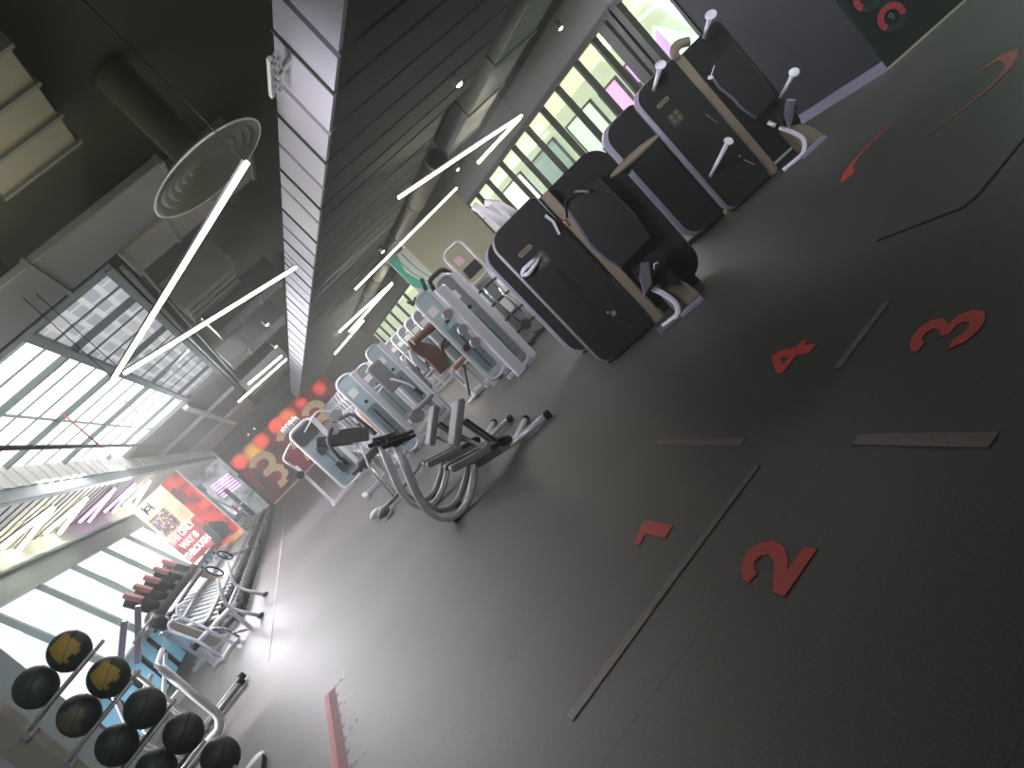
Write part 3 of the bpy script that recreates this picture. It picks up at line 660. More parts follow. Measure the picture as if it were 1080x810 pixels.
MB().tube([(.15, -.22, .7), (.28, -.25, 1.0), (.5, -.24, 1.08)], .02, 8, fil=.08).tube([(.1, -.1, .1), (.35, -.3, .55)], .02, 8).build('lever_arm', M['dark'], t)
MB().sphere((.05, -.3, .05), .06, (2, 1, .5)).build('pedal', M['offwhite'], t)
# S2, S3
wmachine('slim machine with blue shield and silver edge, between brown seat and grey pads', (2.05, 13.5, 0), 0, w=.36, h=1.84, uph='tan', arms=False)
P3 = wmachine('pale blue shield machine with grey back pads, behind the two benches', (1.12, 12.2, 0), 0, w=.36, h=1.8, uph='padgrey', side=1, arms=False)
MB().prism(rrect(-.14, .14, -.3, .3, .05), T(.72, .0, 1.3), .08, .02).build('shoulder_pad', M['padgrey'], P3)
MB().cyl((.62, -.1, .42), (.62, .15, .42), .12).build('roller', M['padgrey'], P3)
# chest/pec machine in front of mural
P2 = wmachine('machine with broad green grey shield and white swing arm in front of the red mural', (.0, 16.1, 0), 0, w=.62, h=1.78, shield='shield', seat=False, arms=True, dep=.6)
MB().prism(rrect(.04, .58, 1.35, 1.72, .1), T(0, -.02, 0), .02).build('dark_top_panel', M['dark'], P2)
MB().prism(rrect(.2, .42, .95, 1.15, .03), T(0, -.05, 0), .04).build('panel_box', M['dark'], P2)
MB().prism(rrect(.15, .4, .35, .62, .03), T(.1, -.05, 0), .04).build('panel_box', M['dark'], P2)
MB().bar((.02, 0, .04), (-.4, -.2, .04), .09, .07).bar((-.36, -.18, .04), (-.36, .3, .04), .08, .06).bar((-.36, -.1, .05), (-.34, -.1, 1.2), .07, .07, up=(0, 1, 0)).build('side_frame', M['silver'], P2)
MB().tube([(-.36, -.1, 1.15), (-.42, -.15, 1.5), (-.1, -.1, 1.62), (0, 0, 1.6)], .022, 8, fil=.08).build('side_arm', M['offwhite'], P2)
MB().cyl((-.4, -.2, 1.0), (-.4, .1, 1.0), .09).build('side_roller', M['dark'], P2)
q = MB()
for k in range(9): q.cyl((.05+.05*k, .2, 1.78), (.02+.05*k, .1+.02*(k % 3), 1.98+.03*(k % 2)), .016)
q.build('top_pulley_rods', M['chrome'], P2)
MB().cyl((.62, -.2, .14), (.92, -.2, .2), .09).bar((.5, 0, .1), (.75, -.1, .15), .05, .05).build('front_roller', M['rubber'], P2)
# seat assembly with black pads between S3 and P2
t = thing('chest_press_station', 'tangle of black pads and steel levers between the mural machine and the benches', 'exercise machine', (.62, 12.7, 0))
MB().prism(rrect(-.13, .13, -.35, .35, .05), T(.1, 0, 1.0) @ Matrix.Rotation(math.radians(-50), 4, 'Y'), .1, .02).build('backrest', M['dark'], t)
MB().prism(rrect(-.1, .1, -.33, .33, .05), T(-.12, .1, 1.1) @ Matrix.Rotation(math.radians(-50), 4, 'Y'), .1, .02).build('arm_pad', M['dark'], t)
MB().prism(rrect(-.28, .28, -.05, .05, .04), T(.1, -.1, .5), .35, .02).build('seat', M['pad'], t)
MB().bar((.1, .1, 0.03), (.1, .1, 1.0), .09, .09).bar((-.5, .1, .04), (.5, .1, .04), .08, .07).bar((-.45, -.25, .04), (-.45, .4, .04), .08, .07).bar((.45, -.25, .04), (.45, .4, .04), .08, .07).build('frame', M['silver'], t)
MB().tube([(.1, 0, 1.35), (-.25, -.2, 1.2), (-.3, -.3, .8)], .03, 8, fil=.1).tube([(.1, 0, 1.35), (.4, -.2, 1.25), (.42, -.3, .85)], .03, 8, fil=.1).build('lever_arm', M['dark'], t)
for x in (-.3, .42): MB().cyl((x, -.3, .85), (x, -.3, .7), .035).build('grip', M['rubber'], t)
for k, (x, z) in enumerate(((.0, 1.28), (.2, 1.4))): MB().cyl((x, -.08, z), (x, -.02, z), .11).build('pulley', M['silverdk'], t)
MB().bar((-.35, -.25, .5), (.5, -.28, .45), .05, .05).build('foot_rail', M['dark'], t)
# window side cluster right of P1
t = thing('stretch_machine', 'dark framed machine with rounded head and pink sign, left of the black towers', 'exercise machine', (3.68, 10.95, 0))
MB().tube([(x, 0, z) for x, z in rrect(0, .42, 1.35, 2.04, .12, 5)], .022, 8, closed=True).build('head_frame', M['silver'], t)
MB().prism(rrect(.1, .22, 1.72, 1.86, .02), T(0, -.03, 0), .02).build('pink_sign', mat('sign_pink', (214, 176, 196), .5), t)
MB().prism(rrect(.08, .38, 1.45, 1.64, .03), T(0, -.02, 0), .08).build('dark_box', M['dark'], t)
MB().prism(rrect(.14, .34, .62, .86, .02), T(0, -.05, 0), .05).build('white_box', M['offwhite'], t)
for xx in (.02, .4): MB().tube([(xx, 0, 1.4), (xx, 0, .05)], .03, 8).build('upright', M['silver'], t)
for z in (1.2, .9, .58, .3): MB().bar((.0, -.02, z), (.42, -.02, z-.02), .05, .04).build('cross_bracket', M['dark'], t)
MB().tube([(.1, -.06, 1.3), (.1, -.08, .95), (.16, -.06, .4)], .02, 8).tube([(.3, -.06, 1.15), (.3, -.08, .5)], .018, 8).build('guide_tube', M['chrome'], t)
MB().cyl((.22, -.06, .3), (.22, -.02, .3), .09).build('wheel', M['dark'], t)
MB().bar((-.05, 0, .03), (.5, 0, .03), .08, .06).bar((.02, -.25, .03), (.02, .4, .03), .07, .06).bar((.4, -.25, .03), (.4, .4, .03), .07, .06).build('base_frame', M['dark'], t)
MB().prism(rrect(-.02, .44, .1, 1.3, .08), T(0, .25, 0), .03).build('rear_panel', M['shield'], t)
cc = thing('cable_crossover', 'tall cable machine with thick pale diagonal arms against the mall windows', 'exercise machine', (4.5, 11.1, 0))
MB().tube([(.25, 0, 2.28), (.3, -.02, 2.1), (.42, -.1, 1.7)], .07, 12).build('swivel_arm', M['white'], cc)
MB().tube([(.62, .4, 2.2), (.75, .3, 2.0), (.85, .3, 1.7)], .065, 12).build('rear_swivel_arm', M['white'], cc)
MB().b2(.2, .75, 0, .3, 0, .08).b2(.38, .56, .1, .28, .05, 2.1).build('column', M['silver'], cc)
MB().prism(rrect(.15, .75, .1, 1.7, .1), T(0, .02, 0), .05, .01).build('shield', M['blue'], cc)
# distant row
far = []
g_ = 'distant rows of small silver machines'
lab = 'small silver weight machine in the distant rows below the ceiling lights'
base = wmachine(lab, (3.9, 16.4, 0), 0, w=.42, h=1.75, shield='shield', group=g_, arms=True, rollers=True, uph='padgrey')
for k in range(15):
    y = 16.4+1.4*k
    for x in (2.0, 3.95, 5.85):
        if (x == 3.95 and k == 0) or (x > 5 and y < 20.4): continue
        dup(base, (x, y+random.uniform(-.1, .1), 0), 0, lab, g_)
# treadmills by the glass
tr = thing('treadmill', 'grey treadmill facing the mall windows', 'treadmill', (5.6, 14.2, 0), PI/2, 'treadmills along the mall glazing')
MB().b2(-.35, .35, -.9, .9, .05, .18).build('deck', M['dark'], tr)
for s in (-1, 1): MB().tube([(s*.33, .7, .1), (s*.33, .8, 1.1), (s*.3, .55, 1.2)], .03, 8, fil=.1).build('upright', M['silver'], tr)
MB().box((0, .82, 1.3), (.6, .08, .35)).build('console', M['silverdk'], tr)
MB().b2(-.35, .35, -.9, .9, 0, .05).build('base', M['rubber'], tr)
for k, y in enumerate((15.6, 17.2, 18.9)):
    dup(tr, (6.0, y, 0), PI/2, ['second', 'third', 'fourth'][k]+' grey treadmill from the near end, by the mall glazing', 'treadmills along the mall glazing')
tr['label'] = 'nearest grey treadmill by the mall glazing'

# ------------------------------------------------------------------ medicine balls and rack
rk = thing('ball_rack', 'steel ball rack with flat brown grey upright and paired rods at the lower left', 'rack', (-2.55, 5.75, 0))
MB().b2(-.22, -.03, -.06, .1, 0, 1.76).build('upright', mat('rack_upright', (150, 142, 130), .6), rk)
MB().b2(-.2, .65, -.25, .35, 0, .05).build('base', M['dark'], rk)
lv = [1.50, 1.16, .82, .49, .2]
for z in lv:
    for dy in (-.1, .16):
        MB().tube([(-.04, dy*.6, z-.03), (.12, dy, z-.0), (.32, dy, z+.02), (.62, dy, z+.05)], .013, 8, fil=.05).build('rod', mat('rod', (176, 172, 166), .4, .4) if z == 1.5 and dy < 0 else bpy.data.materials['rod'], rk)
    MB().b2(-.04, .0, -.12, .18, z-.06, z).build('bracket', M['silverdk'], rk)
# balls : front (left) and back (right) of each tier
bl = [((-2.37, 5.78, 1.65), 'ball', 0, 'plain black, at the left end of the top tier'),
      ((-2.08, 5.80, 1.665), 'yellow', 1, 'with yellow patch, at the right end of the top tier'),
      ((-2.35, 5.80, 1.30), 'ball', 1, 'with dull olive patch, left on the second tier'),
      ((-2.06, 5.82, 1.34), 'yellow', 1, 'with orange yellow patch, right on the second tier'),
      ((-2.34, 5.78, .965), 'ball', 0, 'large and plain, left on the third tier'),
      ((-2.06, 5.80, 1.0), 'ball', 0, 'plain, right on the third tier'),
      ((-2.31, 5.78, .64), 'ball', 0, 'left on the fourth tier'),
      ((-2.03, 5.80, .67), 'ball', 0, 'with a grip slot, right on the fourth tier'),
      ((-2.0, 5.80, .345), 'ball', 0, 'on the lowest tier, right side')]
patch = {0: None}
for k, (c, kind, pt, lb) in enumerate(bl):
    t = thing('medicine_ball', 'black medicine ball '+lb, 'medicine ball', c, 0, 'medicine balls on the rack')
    MB().sphere((0, 0, 0), .142, seg=32).build('ball_body', M['ball'], t)
    s = MB().tube([(.1425*math.cos(a)*math.cos(.5), .1425*math.sin(a), .1425*math.cos(a)*math.sin(.5)) for a in [2*PI*i/28 for i in range(28)]], .003, 6, closed=True)
    s.build('seam', M['rubber'], t)
    if pt:
        bm_ = bmesh.new(); bmesh.ops.create_uvsphere(bm_, u_segments=36, v_segments=18, radius=.1445)
        d0 = Vector((.3, -.9, .3)).normalized() if k != 2 else Vector((-.1, -.95, .2)).normalized()
        for f in [f for f in bm_.faces if not (f.calc_center_median().normalized().dot(d0) > .8+.06*math.sin(9*f.calc_center_median().x/.14))]: bm_.faces.remove(f)
        for v in [v for v in bm_.verts if not v.link_faces]: bm_.verts.remove(v)
        q = MB(); q.bm.free(); q.bm = bm_
        for f in bm_.faces: f.smooth = True
        q.build('patch', M['ballyel'] if kind == 'yellow' else mat('olive', (84, 80, 58), .6), t)
o = MB().lathe([(0, .03), (.09, .03), (.11, .015), (.11, 0), (0, 0)], (-2.03, 6.22, 0)).build('floor_disc', M['offwhite'], None)
tag(o, 'small white disc on the floor at the bottom edge, right of the balls', 'disc')

# ------------------------------------------------------------------ left benches and frames
t = thing('bench_frame', 'thick silver tube frame curving down to the floor beside the medicine balls', 'exercise bench', (0, 8.1, 0))
MB().tube([(-2.51, 0, .92), (-2.51, 0, .35), (-2.51, 0, .15), (-2.6, -.02, .05), (-2.75, -.05, .05), (-3.15, -.1, .05)], .045, 14, fil=.16).build('main_tube', M['silver'], t)
MB().tube([(-2.51, 0, .9), (-2.55, .1, .97), (-2.7, 1.1, .97)], .03, 10, fil=.05).build('top_tube', M['silver'], t)
for dy in (.35, .55): MB().tube([(-3.3, dy, .05), (-2.4, dy+.6, .06)], .03).build('floor_tube', M['silverdk'], t)
MB().cyl((-2.42, .95, .06), (-2.37, .98, .06), .042).cyl((-2.42, 1.15, .06), (-2.37, 1.18, .06), .042).build('end_cap', M['rubber'], t)
MB().tube([(-3.3, .4, .05), (-3.25, .4, .75), (-2.8, .6, .9)], .025, 8, fil=.08).tube([(-3.1, .9, .05), (-3.0, .9, .6), (-2.7, 1.1, .92)], .025, 8, fil=.08).build('strut', M['silver'], t)
MB().box((-3.05, .7, .5), (.5, .12, .1), rz=.5).build('plate', M['offwhite'], t)
for (a, b) in (((-3.0, .4, 1.1), (-2.51, .4, 1.52)), ((-2.78, .55, 1.1), (-2.36, .55, 1.53))):
    MB().bar(a, b, .09, .05).build('pad', M['rim'], t)
MB().tube([(-2.95, 0, 1.1), (-3.2, .1, .6), (-3.1, .2, .05)], .03, 8, fil=.1).tube([(-2.74, .15, 1.1), (-2.8, .3, .04)], .03, 8).bar((-3.2, .2, .03), (-2.7, .2, .03), .06, .05).build('frame', M['silver'], t)
MB().tube([(-2.5, 0, 1.3), (-2.25, .3, 1.35)], .012).build('rod', M['silver'], t)
# dip handles
t = thing('dip_stand', 'dip stand with two bent grey legs and oval black grips beside the dumbbell rack', 'dip stand', (0, 12.1, 0))
for i, (dx, y) in enumerate(((0, 0), (.02, 1.55))):
    l = MB().tube([(-2.30+dx, y, .03), (-2.45+dx, y, .34), (-2.50+dx, y, .52), (-2.46+dx, y, .64), (-2.30+dx, y, .93)], .028, 10, fil=.08).build('leg', M['silver'], t)
    MB().sphere((-2.29+dx, y, .035), .05, (1.2, 1, .7)).build('foot_cap', M['rubber'], l)
    pts = [(-2.27+dx+a*.78+b*.62, y, 1.01+a*.62-b*.78) for a, b in [(.13*math.cos(v), .05*math.sin(v)) for v in [2*PI*k/20 for k in range(20)]]]
    # oval grip : long axis upwards, lying back
    pts = [(-2.24+dx+.055*math.cos(v)-.04*math.sin(v), y, 1.04+.13*math.sin(v)+.0*math.cos(v)) for v in [2*PI*k/20 for k in range(20)]]
    MB().tube(pts, .014, 8, closed=True).build('grip', M['rubber'], l)
MB().tube([(-2.5, 0, .5), (-2.48, 1.55, .5)], .02).build('cross_tube', M['silver'], t)

# ------------------------------------------------------------------ dumbbell racks
def db(rad=.07, L=.34, hl=.11, m='rubber', name='dumbbell'):
    t = thing(name, '', 'dumbbell')
    for s in (-1, 1):
        MB().cyl((s*(L/2-hl), 0, 0), (s*L/2, 0, 0), rad, 8).build('head', M[m], t)
    MB().cyl((-L/2+hl, 0, 0), (L/2-hl, 0, 0), .017, 8).build('handle', M['silverdk'], t)
    return t
tr = tr0 = thing('dumbbell_rack', 'near rack with dark rounded top shelf carrying five red and black dumbbells', 'rack', (0, 0, 0))
MB().tube([(-3.62, 13.5, .95), (-3.66, 13.4, 1.09), (-3.72, 13.5, 1.16), (-3.72, 18.6, 1.16)], .12, 14, fil=.1).build('top_shelf', M['dark'], tr)
rs_ = mat('rack_side', (150, 142, 134), .5)
for yy in (13.5, 18.4): MB().bar((-3.66, yy, 1.05), (-3.3, yy, .04), .16, .07, up=(0, 1, 0)).build('side_panel', rs_, tr)
MB().cyl((-3.55, 13.44, 1.0), (-3.55, 13.42, 1.0), .05).build('round_logo', M['offwhite'], tr)
MB().b2(-3.9, -3.5, 13.7, 18.4, .95, 1.0).build('tray', M['dark'], tr)
for yy in (13.5, 18.4): MB().bar((-3.9, yy, .03), (-3.1, yy, .03), .1, .06).build('base_foot', M['silver'], tr)
d1 = db(.115, .55, .34, 'rubber')
redm = mat('dark_red_rubber', (112, 58, 58), .5, noise=.2, scale=12)
d1.location = (-3.74, 13.9, 1.45); d1.rotation_euler = (0, math.radians(66), 0)
d1['label'] = 'dark red topped dumbbell at the near end of the rounded shelf'; d1['group'] = 'large dumbbells on the rounded top shelf'
MB().b2(-.33, -.02, -.1, .1, .04, .118).build('red_face', redm, d1)
names = ['second large dumbbell from the near end, black, on the rounded shelf', 'third large dumbbell from the near end, reddish, on the rounded shelf', 'fourth large dumbbell from the near end, grey, on the rounded shelf', 'farthest large dumbbell, reddish, on the rounded shelf']
for k, y in enumerate((14.7, 15.6, 16.6, 17.6)):
    c = dup(d1, (-3.74, y, 1.45), 0, names[k], 'large dumbbells on the rounded top shelf'); c.rotation_euler = (0, math.radians(66), 0)
# long row of saddle racks
def long_rack(y0, y1, label):
    L_ = y1-y0
    if y0 < 15: t = bpy.data.objects.new('tier_frame', None); COL.objects.link(t); t.parent = tr0; t.location = (0, y0, 0)
    else: t = thing('dumbbell_rack', label, 'rack', (0, y0, 0))
    for yy in (.05, L_-.05): MB().bar((-3.95, yy, .03), (-3.0, yy, .03), .1, .06).build('base_foot', M['silver'], t)
    for yy in (.05, L_-.05): MB().bar((-3.8, yy, .05), (-3.9, yy, .85), .08, .08, up=(0, 1, 0)).build('upright', M['silver'], t)
    for k, (x, z) in enumerate(((-3.1, .16), (-3.4, .45), (-3.75, .74))):
        MB().b2(x-.16, x+.16, 0, L_, z-.02, z).build('shelf', M['silverdk'], t)
    n = int(L_/.42); q = MB()
    for i in range(n): q.bar((-4.0, .2+i*.42, .86), (-2.98, .2+i*.42, .20), .16, .03)
    q.build('saddle', M['offwhite'], t)
    return t
racks = [(14.0, 22.2), (22.8, 28.6), (29.2, 34.6)]
rl = ['nearest long silver saddle rack along the windows, lined with black dumbbells', 'middle long silver saddle rack along the windows', 'farthest long silver saddle rack, below the far banners']
small = None; g2 = 'black dumbbells along the saddle racks'; l2 = 'black headed dumbbell in the long row on the silver saddle racks'
for (a, b), lb in zip(racks, rl):
    long_rack(a, b, lb)
    n = int((b-a)/.42)
    for i in range(n):
        for (x, z) in ((-2.93, .22),):
          if 1:
            y = a+.2+.42*i+(.2 if z > .3 else .0)
            if small is None:
                small = db(.11, .44, .15); small.location = (x, y, z); small.rotation_euler = (0, math.radians(32), 0); small['label'] = l2; small['group'] = g2
            else:
                c = dup(small, (x, y, z), 0, l2, g2); c.rotation_euler = (0, math.radians(32), 0)
# low silver bar in front of racks
o = thing('barbell', 'thick silver bar resting low across the front of the nearest rack', 'barbell', (0, 0, 0))
MB().cyl((-3.35, 12.4, .42), (-2.45, 12.5, .42), .05).build('bar', M['silver'], o)
MB().cyl((-3.35, 12.4, .42), (-3.25, 12.41, .42), .07).build('collar', M['dark'], o)
MB().bar((-3.3, 12.4, 0), (-3.3, 12.4, .4), .08, .08).bar((-2.6, 12.48, 0), (-2.6, 12.48, .4), .06, .06).build('support', M['silver'], o)
t = thing('cable_stand', 'slim chrome stand with curved hooked arms below the dark rack shelf', 'exercise machine', (-3.05, 11.9, 0))
MB().tube([(0, 0, .03), (-.05, 0, .5), (-.18, 0, .9), (-.12, 0, 1.0), (-.02, 0, .98)], .024, 8, fil=.06).tube([(.2, .2, .03), (.12, .2, .5), (.0, .2, .95), (.08, .2, 1.08), (.18, .2, 1.04)], .024, 8, fil=.06).build('hook_arm', M['white'], t)
MB().bar((-.2, 0, .03), (.3, .2, .03), .07, .05).bar((0, -.2, .03), (.15, .4, .03), .07, .05).build('foot', M['silver'], t)
MB().tube([(.35, .1, .05), (.3, .1, .35), (.15, .1, .5), (.3, .1, .2), (.5, .1, .05)], .02, 8, fil=.1).build('loop', M['chrome'], t)

# ------------------------------------------------------------------ banners
def art(name, cols, scale, seed=0):
    m = bpy.data.materials.new(name); m.use_nodes = True; nt = m.node_tree; b = nt.nodes['Principled BSDF']; N = nt.nodes.new; L = nt.links.new
    tc = N('ShaderNodeTexCoord'); mp = N('ShaderNodeMapping'); mp.inputs['Location'].default_value = (seed, seed*.7, 0)
    n = N('ShaderNodeTexNoise'); n.inputs['Scale'].default_value = scale; n.inputs['Detail'].default_value = 3
    r = N('ShaderNodeValToRGB'); cr_ = r.color_ramp
    while len(cr_.elements) < len(cols): cr_.elements.new(.5)
    for e, (p, c) in zip(cr_.elements, cols): e.position = p; e.color = lin(c)+(1,)
    L(tc.outputs['Object'], mp.inputs[0]); L(mp.outputs[0], n.inputs['Vector']); L(n.outputs['Fac'], r.inputs[0]); L(r.outputs[0], b.inputs['Base Color'])
    L(r.outputs[0], b.inputs['Emission Color']); b.inputs['Emission Strength'].default_value = .25
    b.inputs['Roughness'].default_value = .5
    return m
t = thing('banner', 'hanging banner with black logo on white, crowd photo and white capitals on red', 'banner', (-4.3, 22.0, 0))
H0, H1, W = 1.15, 3.35, 1.0
MB().b2(0, W, 0, .03, H0, H1).build('cloth', art('poster_sand', [(.3, (214, 168, 140)), (.5, (240, 206, 170)), (.75, (246, 226, 180))], 2), t)
MB().b2(0, .64, -.012, 0, H1-.42, H1).build('white_header', mat('header_white', (250, 250, 250), .5, emit=.5), t)  # glow added to keep the header white
# black logo : two interlocking arcs
lg = MB()
for sgn in (1, -1):
    pts = []
    for k in range(-2, 15):
        a = PI*min(max(k, 0), 12)/12
        pts.append((.32+.1*math.cos(a), -.025, H1-.22+sgn*(-.045)+sgn*(.1*math.sin(a)-(.05*(-k) if k < 0 else .05*(k-12) if k > 12 else 0))))
    lg.tube(pts, .024, 6)
lg.build('logo', M['rubber'], t)
MB().prism(rrect(.08, .62, H1-1.15, H1-.5, .03), T(0, -.012, 0), .012).build('crowd_photo', art('crowd', [(.36, (60, 48, 56)), (.5, (120, 92, 88)), (.62, (206, 176, 160))], 14, 3), t)
MB().b2(0, 1.0, -.012, 0, H0, H0+.95).build('red_field', art('poster_red', [(.3, (96, 44, 48)), (.5, (176, 60, 58)), (.75, (206, 104, 92))], 3, 5), t)
MB().prism([(.78, H0+.0), (1.0, H0+.0), (1.0, H0+.6), (.86, H0+.5)], T(0, -.018, 0), .006).build('dark_corner', M['dark'], t)
for s_, z in (('THE ONLY', .85), ('WAY IS', .55), ('THROUGH', .25)):
    text_mesh('lettering', s_, .27, mat('lettering_white_'+s_[:3], (250, 250, 250), .5, emit=.5), T(.42, -.022, H0+z) @ UP, t, offset=.014, xs=.62)  # letters carry an added glow of their own
t = thing('banner', 'tall red banner with dark figures and orange foot, behind the lettered banner', 'banner', (-3.95, 25.2, 0))
MB().b2(-.25, .8, 0, .03, .65, 3.62).build('cloth', art('poster_deep_red', [(.32, (110, 30, 36)), (.48, (206, 48, 48)), (.7, (238, 96, 70))], 2.2, 9), t)
MB().b2(-.25, .8, -.01, 0, .65, .85).build('orange_foot', art('poster_orange', [(.3, (240, 130, 70)), (.7, (250, 214, 160))], 4, 2), t)
MB().prism([(-.1, .95), (.55, .95), (.6, 1.4), (.3, 1.7), (-.05, 1.5)], T(0, -.01, 0), .01).build('dark_figure', M['dark'], t)
MB().prism([(.1, 2.7), (.4, 2.6), (.5, 2.9), (.35, 3.3), (.12, 3.2)], T(0, -.01, 0), .01).build('dark_face', mat('dark_red', (120, 40, 44), .6), t)
MB().b2(.78, .82, -.01, .04, .5, 3.62).build('edge_bar', M['offwhite'], t)
# screen / glass doorway beyond
t = thing('video_screen', 'upright bright screen with purple light streaks at the far left', 'screen', (-4.55, 38.2, 0))
MB().b2(0, 1.55, 0, .06, .2, 4.0).build('panel', art('screen_art', [(.3, (90, 100, 106)), (.5, (190, 196, 200)), (.7, (236, 238, 240))], 1.6, 4), t)
for k in range(6): MB().bar((.3, -.02, 2.9-.16*k), (1.3, -.02, 2.75-.16*k), .02, .05).build('purple_streak', M['ledp'], t)
MB().b2(1.53, 1.58, -.03, .08, 0, 4.05).b2(-.03, 0, -.03, .08, 0, 4.05).b2(-.03, 1.58, -.03, .08, 4.0, 4.05).build('frame', M['offwhite'], t)
t = thing('squat_rack', 'dark squat rack with red plates in front of the far screen', 'exercise machine', (-3.7, 35.6, 0))
for x in (0, .9):
    MB().b2(x-.05, x+.05, -.05, .05, 0, 2.3).b2(x-.05, x+.05, 1.0, 1.1, 0, 2.3).bar((x, 0, 2.28), (x, 1.05, 2.28), .08, .08).bar((x, 0, .04), (x, 1.05, .04), .08, .08).build('upright', M['dark'], t)
MB().cyl((-.4, -.1, 1.3), (1.3, -.1, 1.3), .03).build('bar', M['chrome'], t)
for x in (-.32, 1.2): MB().cyl((x, -.1, 1.3), (x+.08, -.1, 1.3), .24, 24).build('plate', mat('plate_red%s' % x, (206, 60, 62), .5), t)
# mural
t = thing('wall_mural', 'wide red mural with glowing orange spots and big beige rounded letterforms on the far wall', 'mural', (-2.95, 38.86, 0))
MB().b2(0, 6.6, 0, .03, .05, 3.15).build('panel', art('mural_red', [(.3, (58, 18, 28)), (.5, (132, 30, 40)), (.7, (176, 44, 42))], .9, 1), t)
for k, (x, z, r, c, e) in enumerate(((.45, 2.95, .34, (255, 84, 62), 1.3), (1.25, 2.8, .42, (255, 190, 92), 1.0), (1.9, 2.95, .34, (255, 90, 66), 1.2), (3.0, 2.95, .36, (255, 84, 60), 1.5), (3.7, 2.85, .4, (255, 130, 80), 1.1), (4.7, 2.9, .3, (240, 60, 50), 1.0), (5.9, 2.8, .32, (240, 70, 50), 1.0))):
    gm = bpy.data.materials.new('glow%d' % k); gm.use_nodes = True; gn = gm.node_tree; gn.nodes.remove(gn.nodes['Principled BSDF'])
    tc = gn.nodes.new('ShaderNodeTexCoord'); gr_ = gn.nodes.new('ShaderNodeTexGradient'); gr_.gradient_type = 'SPHERICAL'
    mp = gn.nodes.new('ShaderNodeMapping'); mp.inputs['Scale'].default_value = (1/(r*1.35), 1/(r*1.35), 1/(r*1.35))
    rp = gn.nodes.new('ShaderNodeValToRGB'); rp.color_ramp.elements[0].position = .02; rp.color_ramp.elements[1].position = .7
    em = gn.nodes.new('ShaderNodeEmission'); em.inputs[0].default_value = lin(c)+(1,); em.inputs[1].default_value = e*.85
    tr_ = gn.nodes.new('ShaderNodeBsdfTransparent'); mx_ = gn.nodes.new('ShaderNodeMixShader')
    gn.links.new(tc.outputs['Object'], mp.inputs[0]); gn.links.new(mp.outputs[0], gr_.inputs[0]); gn.links.new(gr_.outputs[0], rp.inputs[0])
    gn.links.new(rp.outputs[0], mx_.inputs[0]); gn.links.new(tr_.outputs[0], mx_.inputs[1]); gn.links.new(em.outputs[0], mx_.inputs[2])
    gn.links.new(mx_.outputs[0], gn.nodes['Material Output'].inputs[0])
    R7 = r*1.65
    g_o = MB().prism([(R7*math.cos(2*PI*i/28), R7*math.sin(2*PI*i/28)) for i in range(28)], I4, .002).build('glow_spot', gm, t)
    g_o.location = (x, -.012-.003*k, min(z-.15, 3.7-R7))
bg = mat('letter_beige', (222, 190, 146), .6, emit=.3)  # glow added so the letterforms stay bright through the haze
for k, x in enumerate((1.0, 2.9, 4.7)):
    q = MB(); P_ = []
    for i in range(19):
        a = math.radians(150-15*i); P_.append((x+.1+.52*math.cos(a), -.03, 1.9+.45*math.sin(a)))
    q.tube(P_, .19, 8)
    if k == 0: q.bar((x-.25, -.03, 1.45), (x+.3, -.03, 1.45), .06, .28)
    P_ = [(x+.1+.5*math.cos(math.radians(80-14*i)), -.03, .98+.45*math.sin(math.radians(80-14*i))) for i in range(15)]
    q.tube(P_, .19, 8)
    o = q.build('letterform', bg, t); o.scale = (1, .35, 1)
MB().sphere((1.75, -.03, .95), .13, (1, .3, 1)).prism([(1.6, .4), (1.95, .4), (1.9, .85), (1.65, .85)], T(0, -.04, 0), .02).sphere((1.35, -.03, .55), .2, (2, .2, .6)).build('figure', mat('mural_dark', (66, 22, 34), .6), t)
struct('trim_10', MB().b2(-3.3, 4, 38.6, 38.85, 3.2, 3.75), M['rubber'], label='black band above the red mural', cat='trim')
struct('baseboard_far', MB().b2(-3, 3.7, 38.78, 38.84, 0, .1), M['offwhite'], label='white line at the foot of the mural wall', cat='skirting')

# ------------------------------------------------------------------ ceiling fixtures
def led(pts, label, m='led', r=.03, cord=True, top=4.34):
    t = thing('linear_light', label, 'ceiling light', pts[0])
    o = Vector(pts[0]); q = [Vector(p)-o for p in pts]
    tb = MB()
    for a, b in zip(q, q[1:]): tb.bar(a, b, r*1.3, r*1.3)
    tb.build('diffuser', M[m], t)
    hs = MB()
    for a, b in zip(q, q[1:]): hs.bar(a+Vector((0, 0, r*1.1)), b+Vector((0, 0, r*1.1)), r*1.5, r*.8)
    hs.build('housing', M['ductgrey'], t)
    if cord:
        c = MB()
        for p in (q[0], q[-1]): c.cyl(p+Vector((0, 0, .03)), Vector((p.x, p.y, top-o.z)), .004, 6)
        c.build('cord', M['frame'], t)
    return t
led([(-.6, 6.5, 3.0), (1.03, 4.48, 3.0)], 'long hanging light bar pointing at the round ceiling diffuser', r=.02)
led([(-.52, 6.62, 3.0), (1.45, 8.39, 3.0)], 'long hanging light bar ending at the ribbed bulkhead', r=.02)
led([(2.72, 7.72, 2.7), (5.97, 10.12, 2.7)], 'longest light bar on the right, by the mall glazing', r=.022, top=3.32)
led([(5.97, 10.2, 2.7), (5.21, 10.82, 2.7)], 'short light bar forming a V with the longest right hand bar', r=.03, top=3.32)
led([(4.9, 11.43, 2.7), (2.56, 12.18, 2.7)], 'light bar passing above the teal edged partition', r=.022, top=3.32)
led([(4.55, 17.9, 2.7), (2.63, 17.4, 2.7)], 'upper bar of the distant V shaped light on the right', r=.03, top=3.32)
led([(4.6, 18.2, 2.7), (3.3, 20.4, 2.7)], 'lower bar of the distant V shaped light on the right', r=.03, top=3.32)
led([(4.0, 21.5, 2.7), (3.0, 24.0, 2.7)], 'short farthest light bar on the right', r=.03, top=3.32)
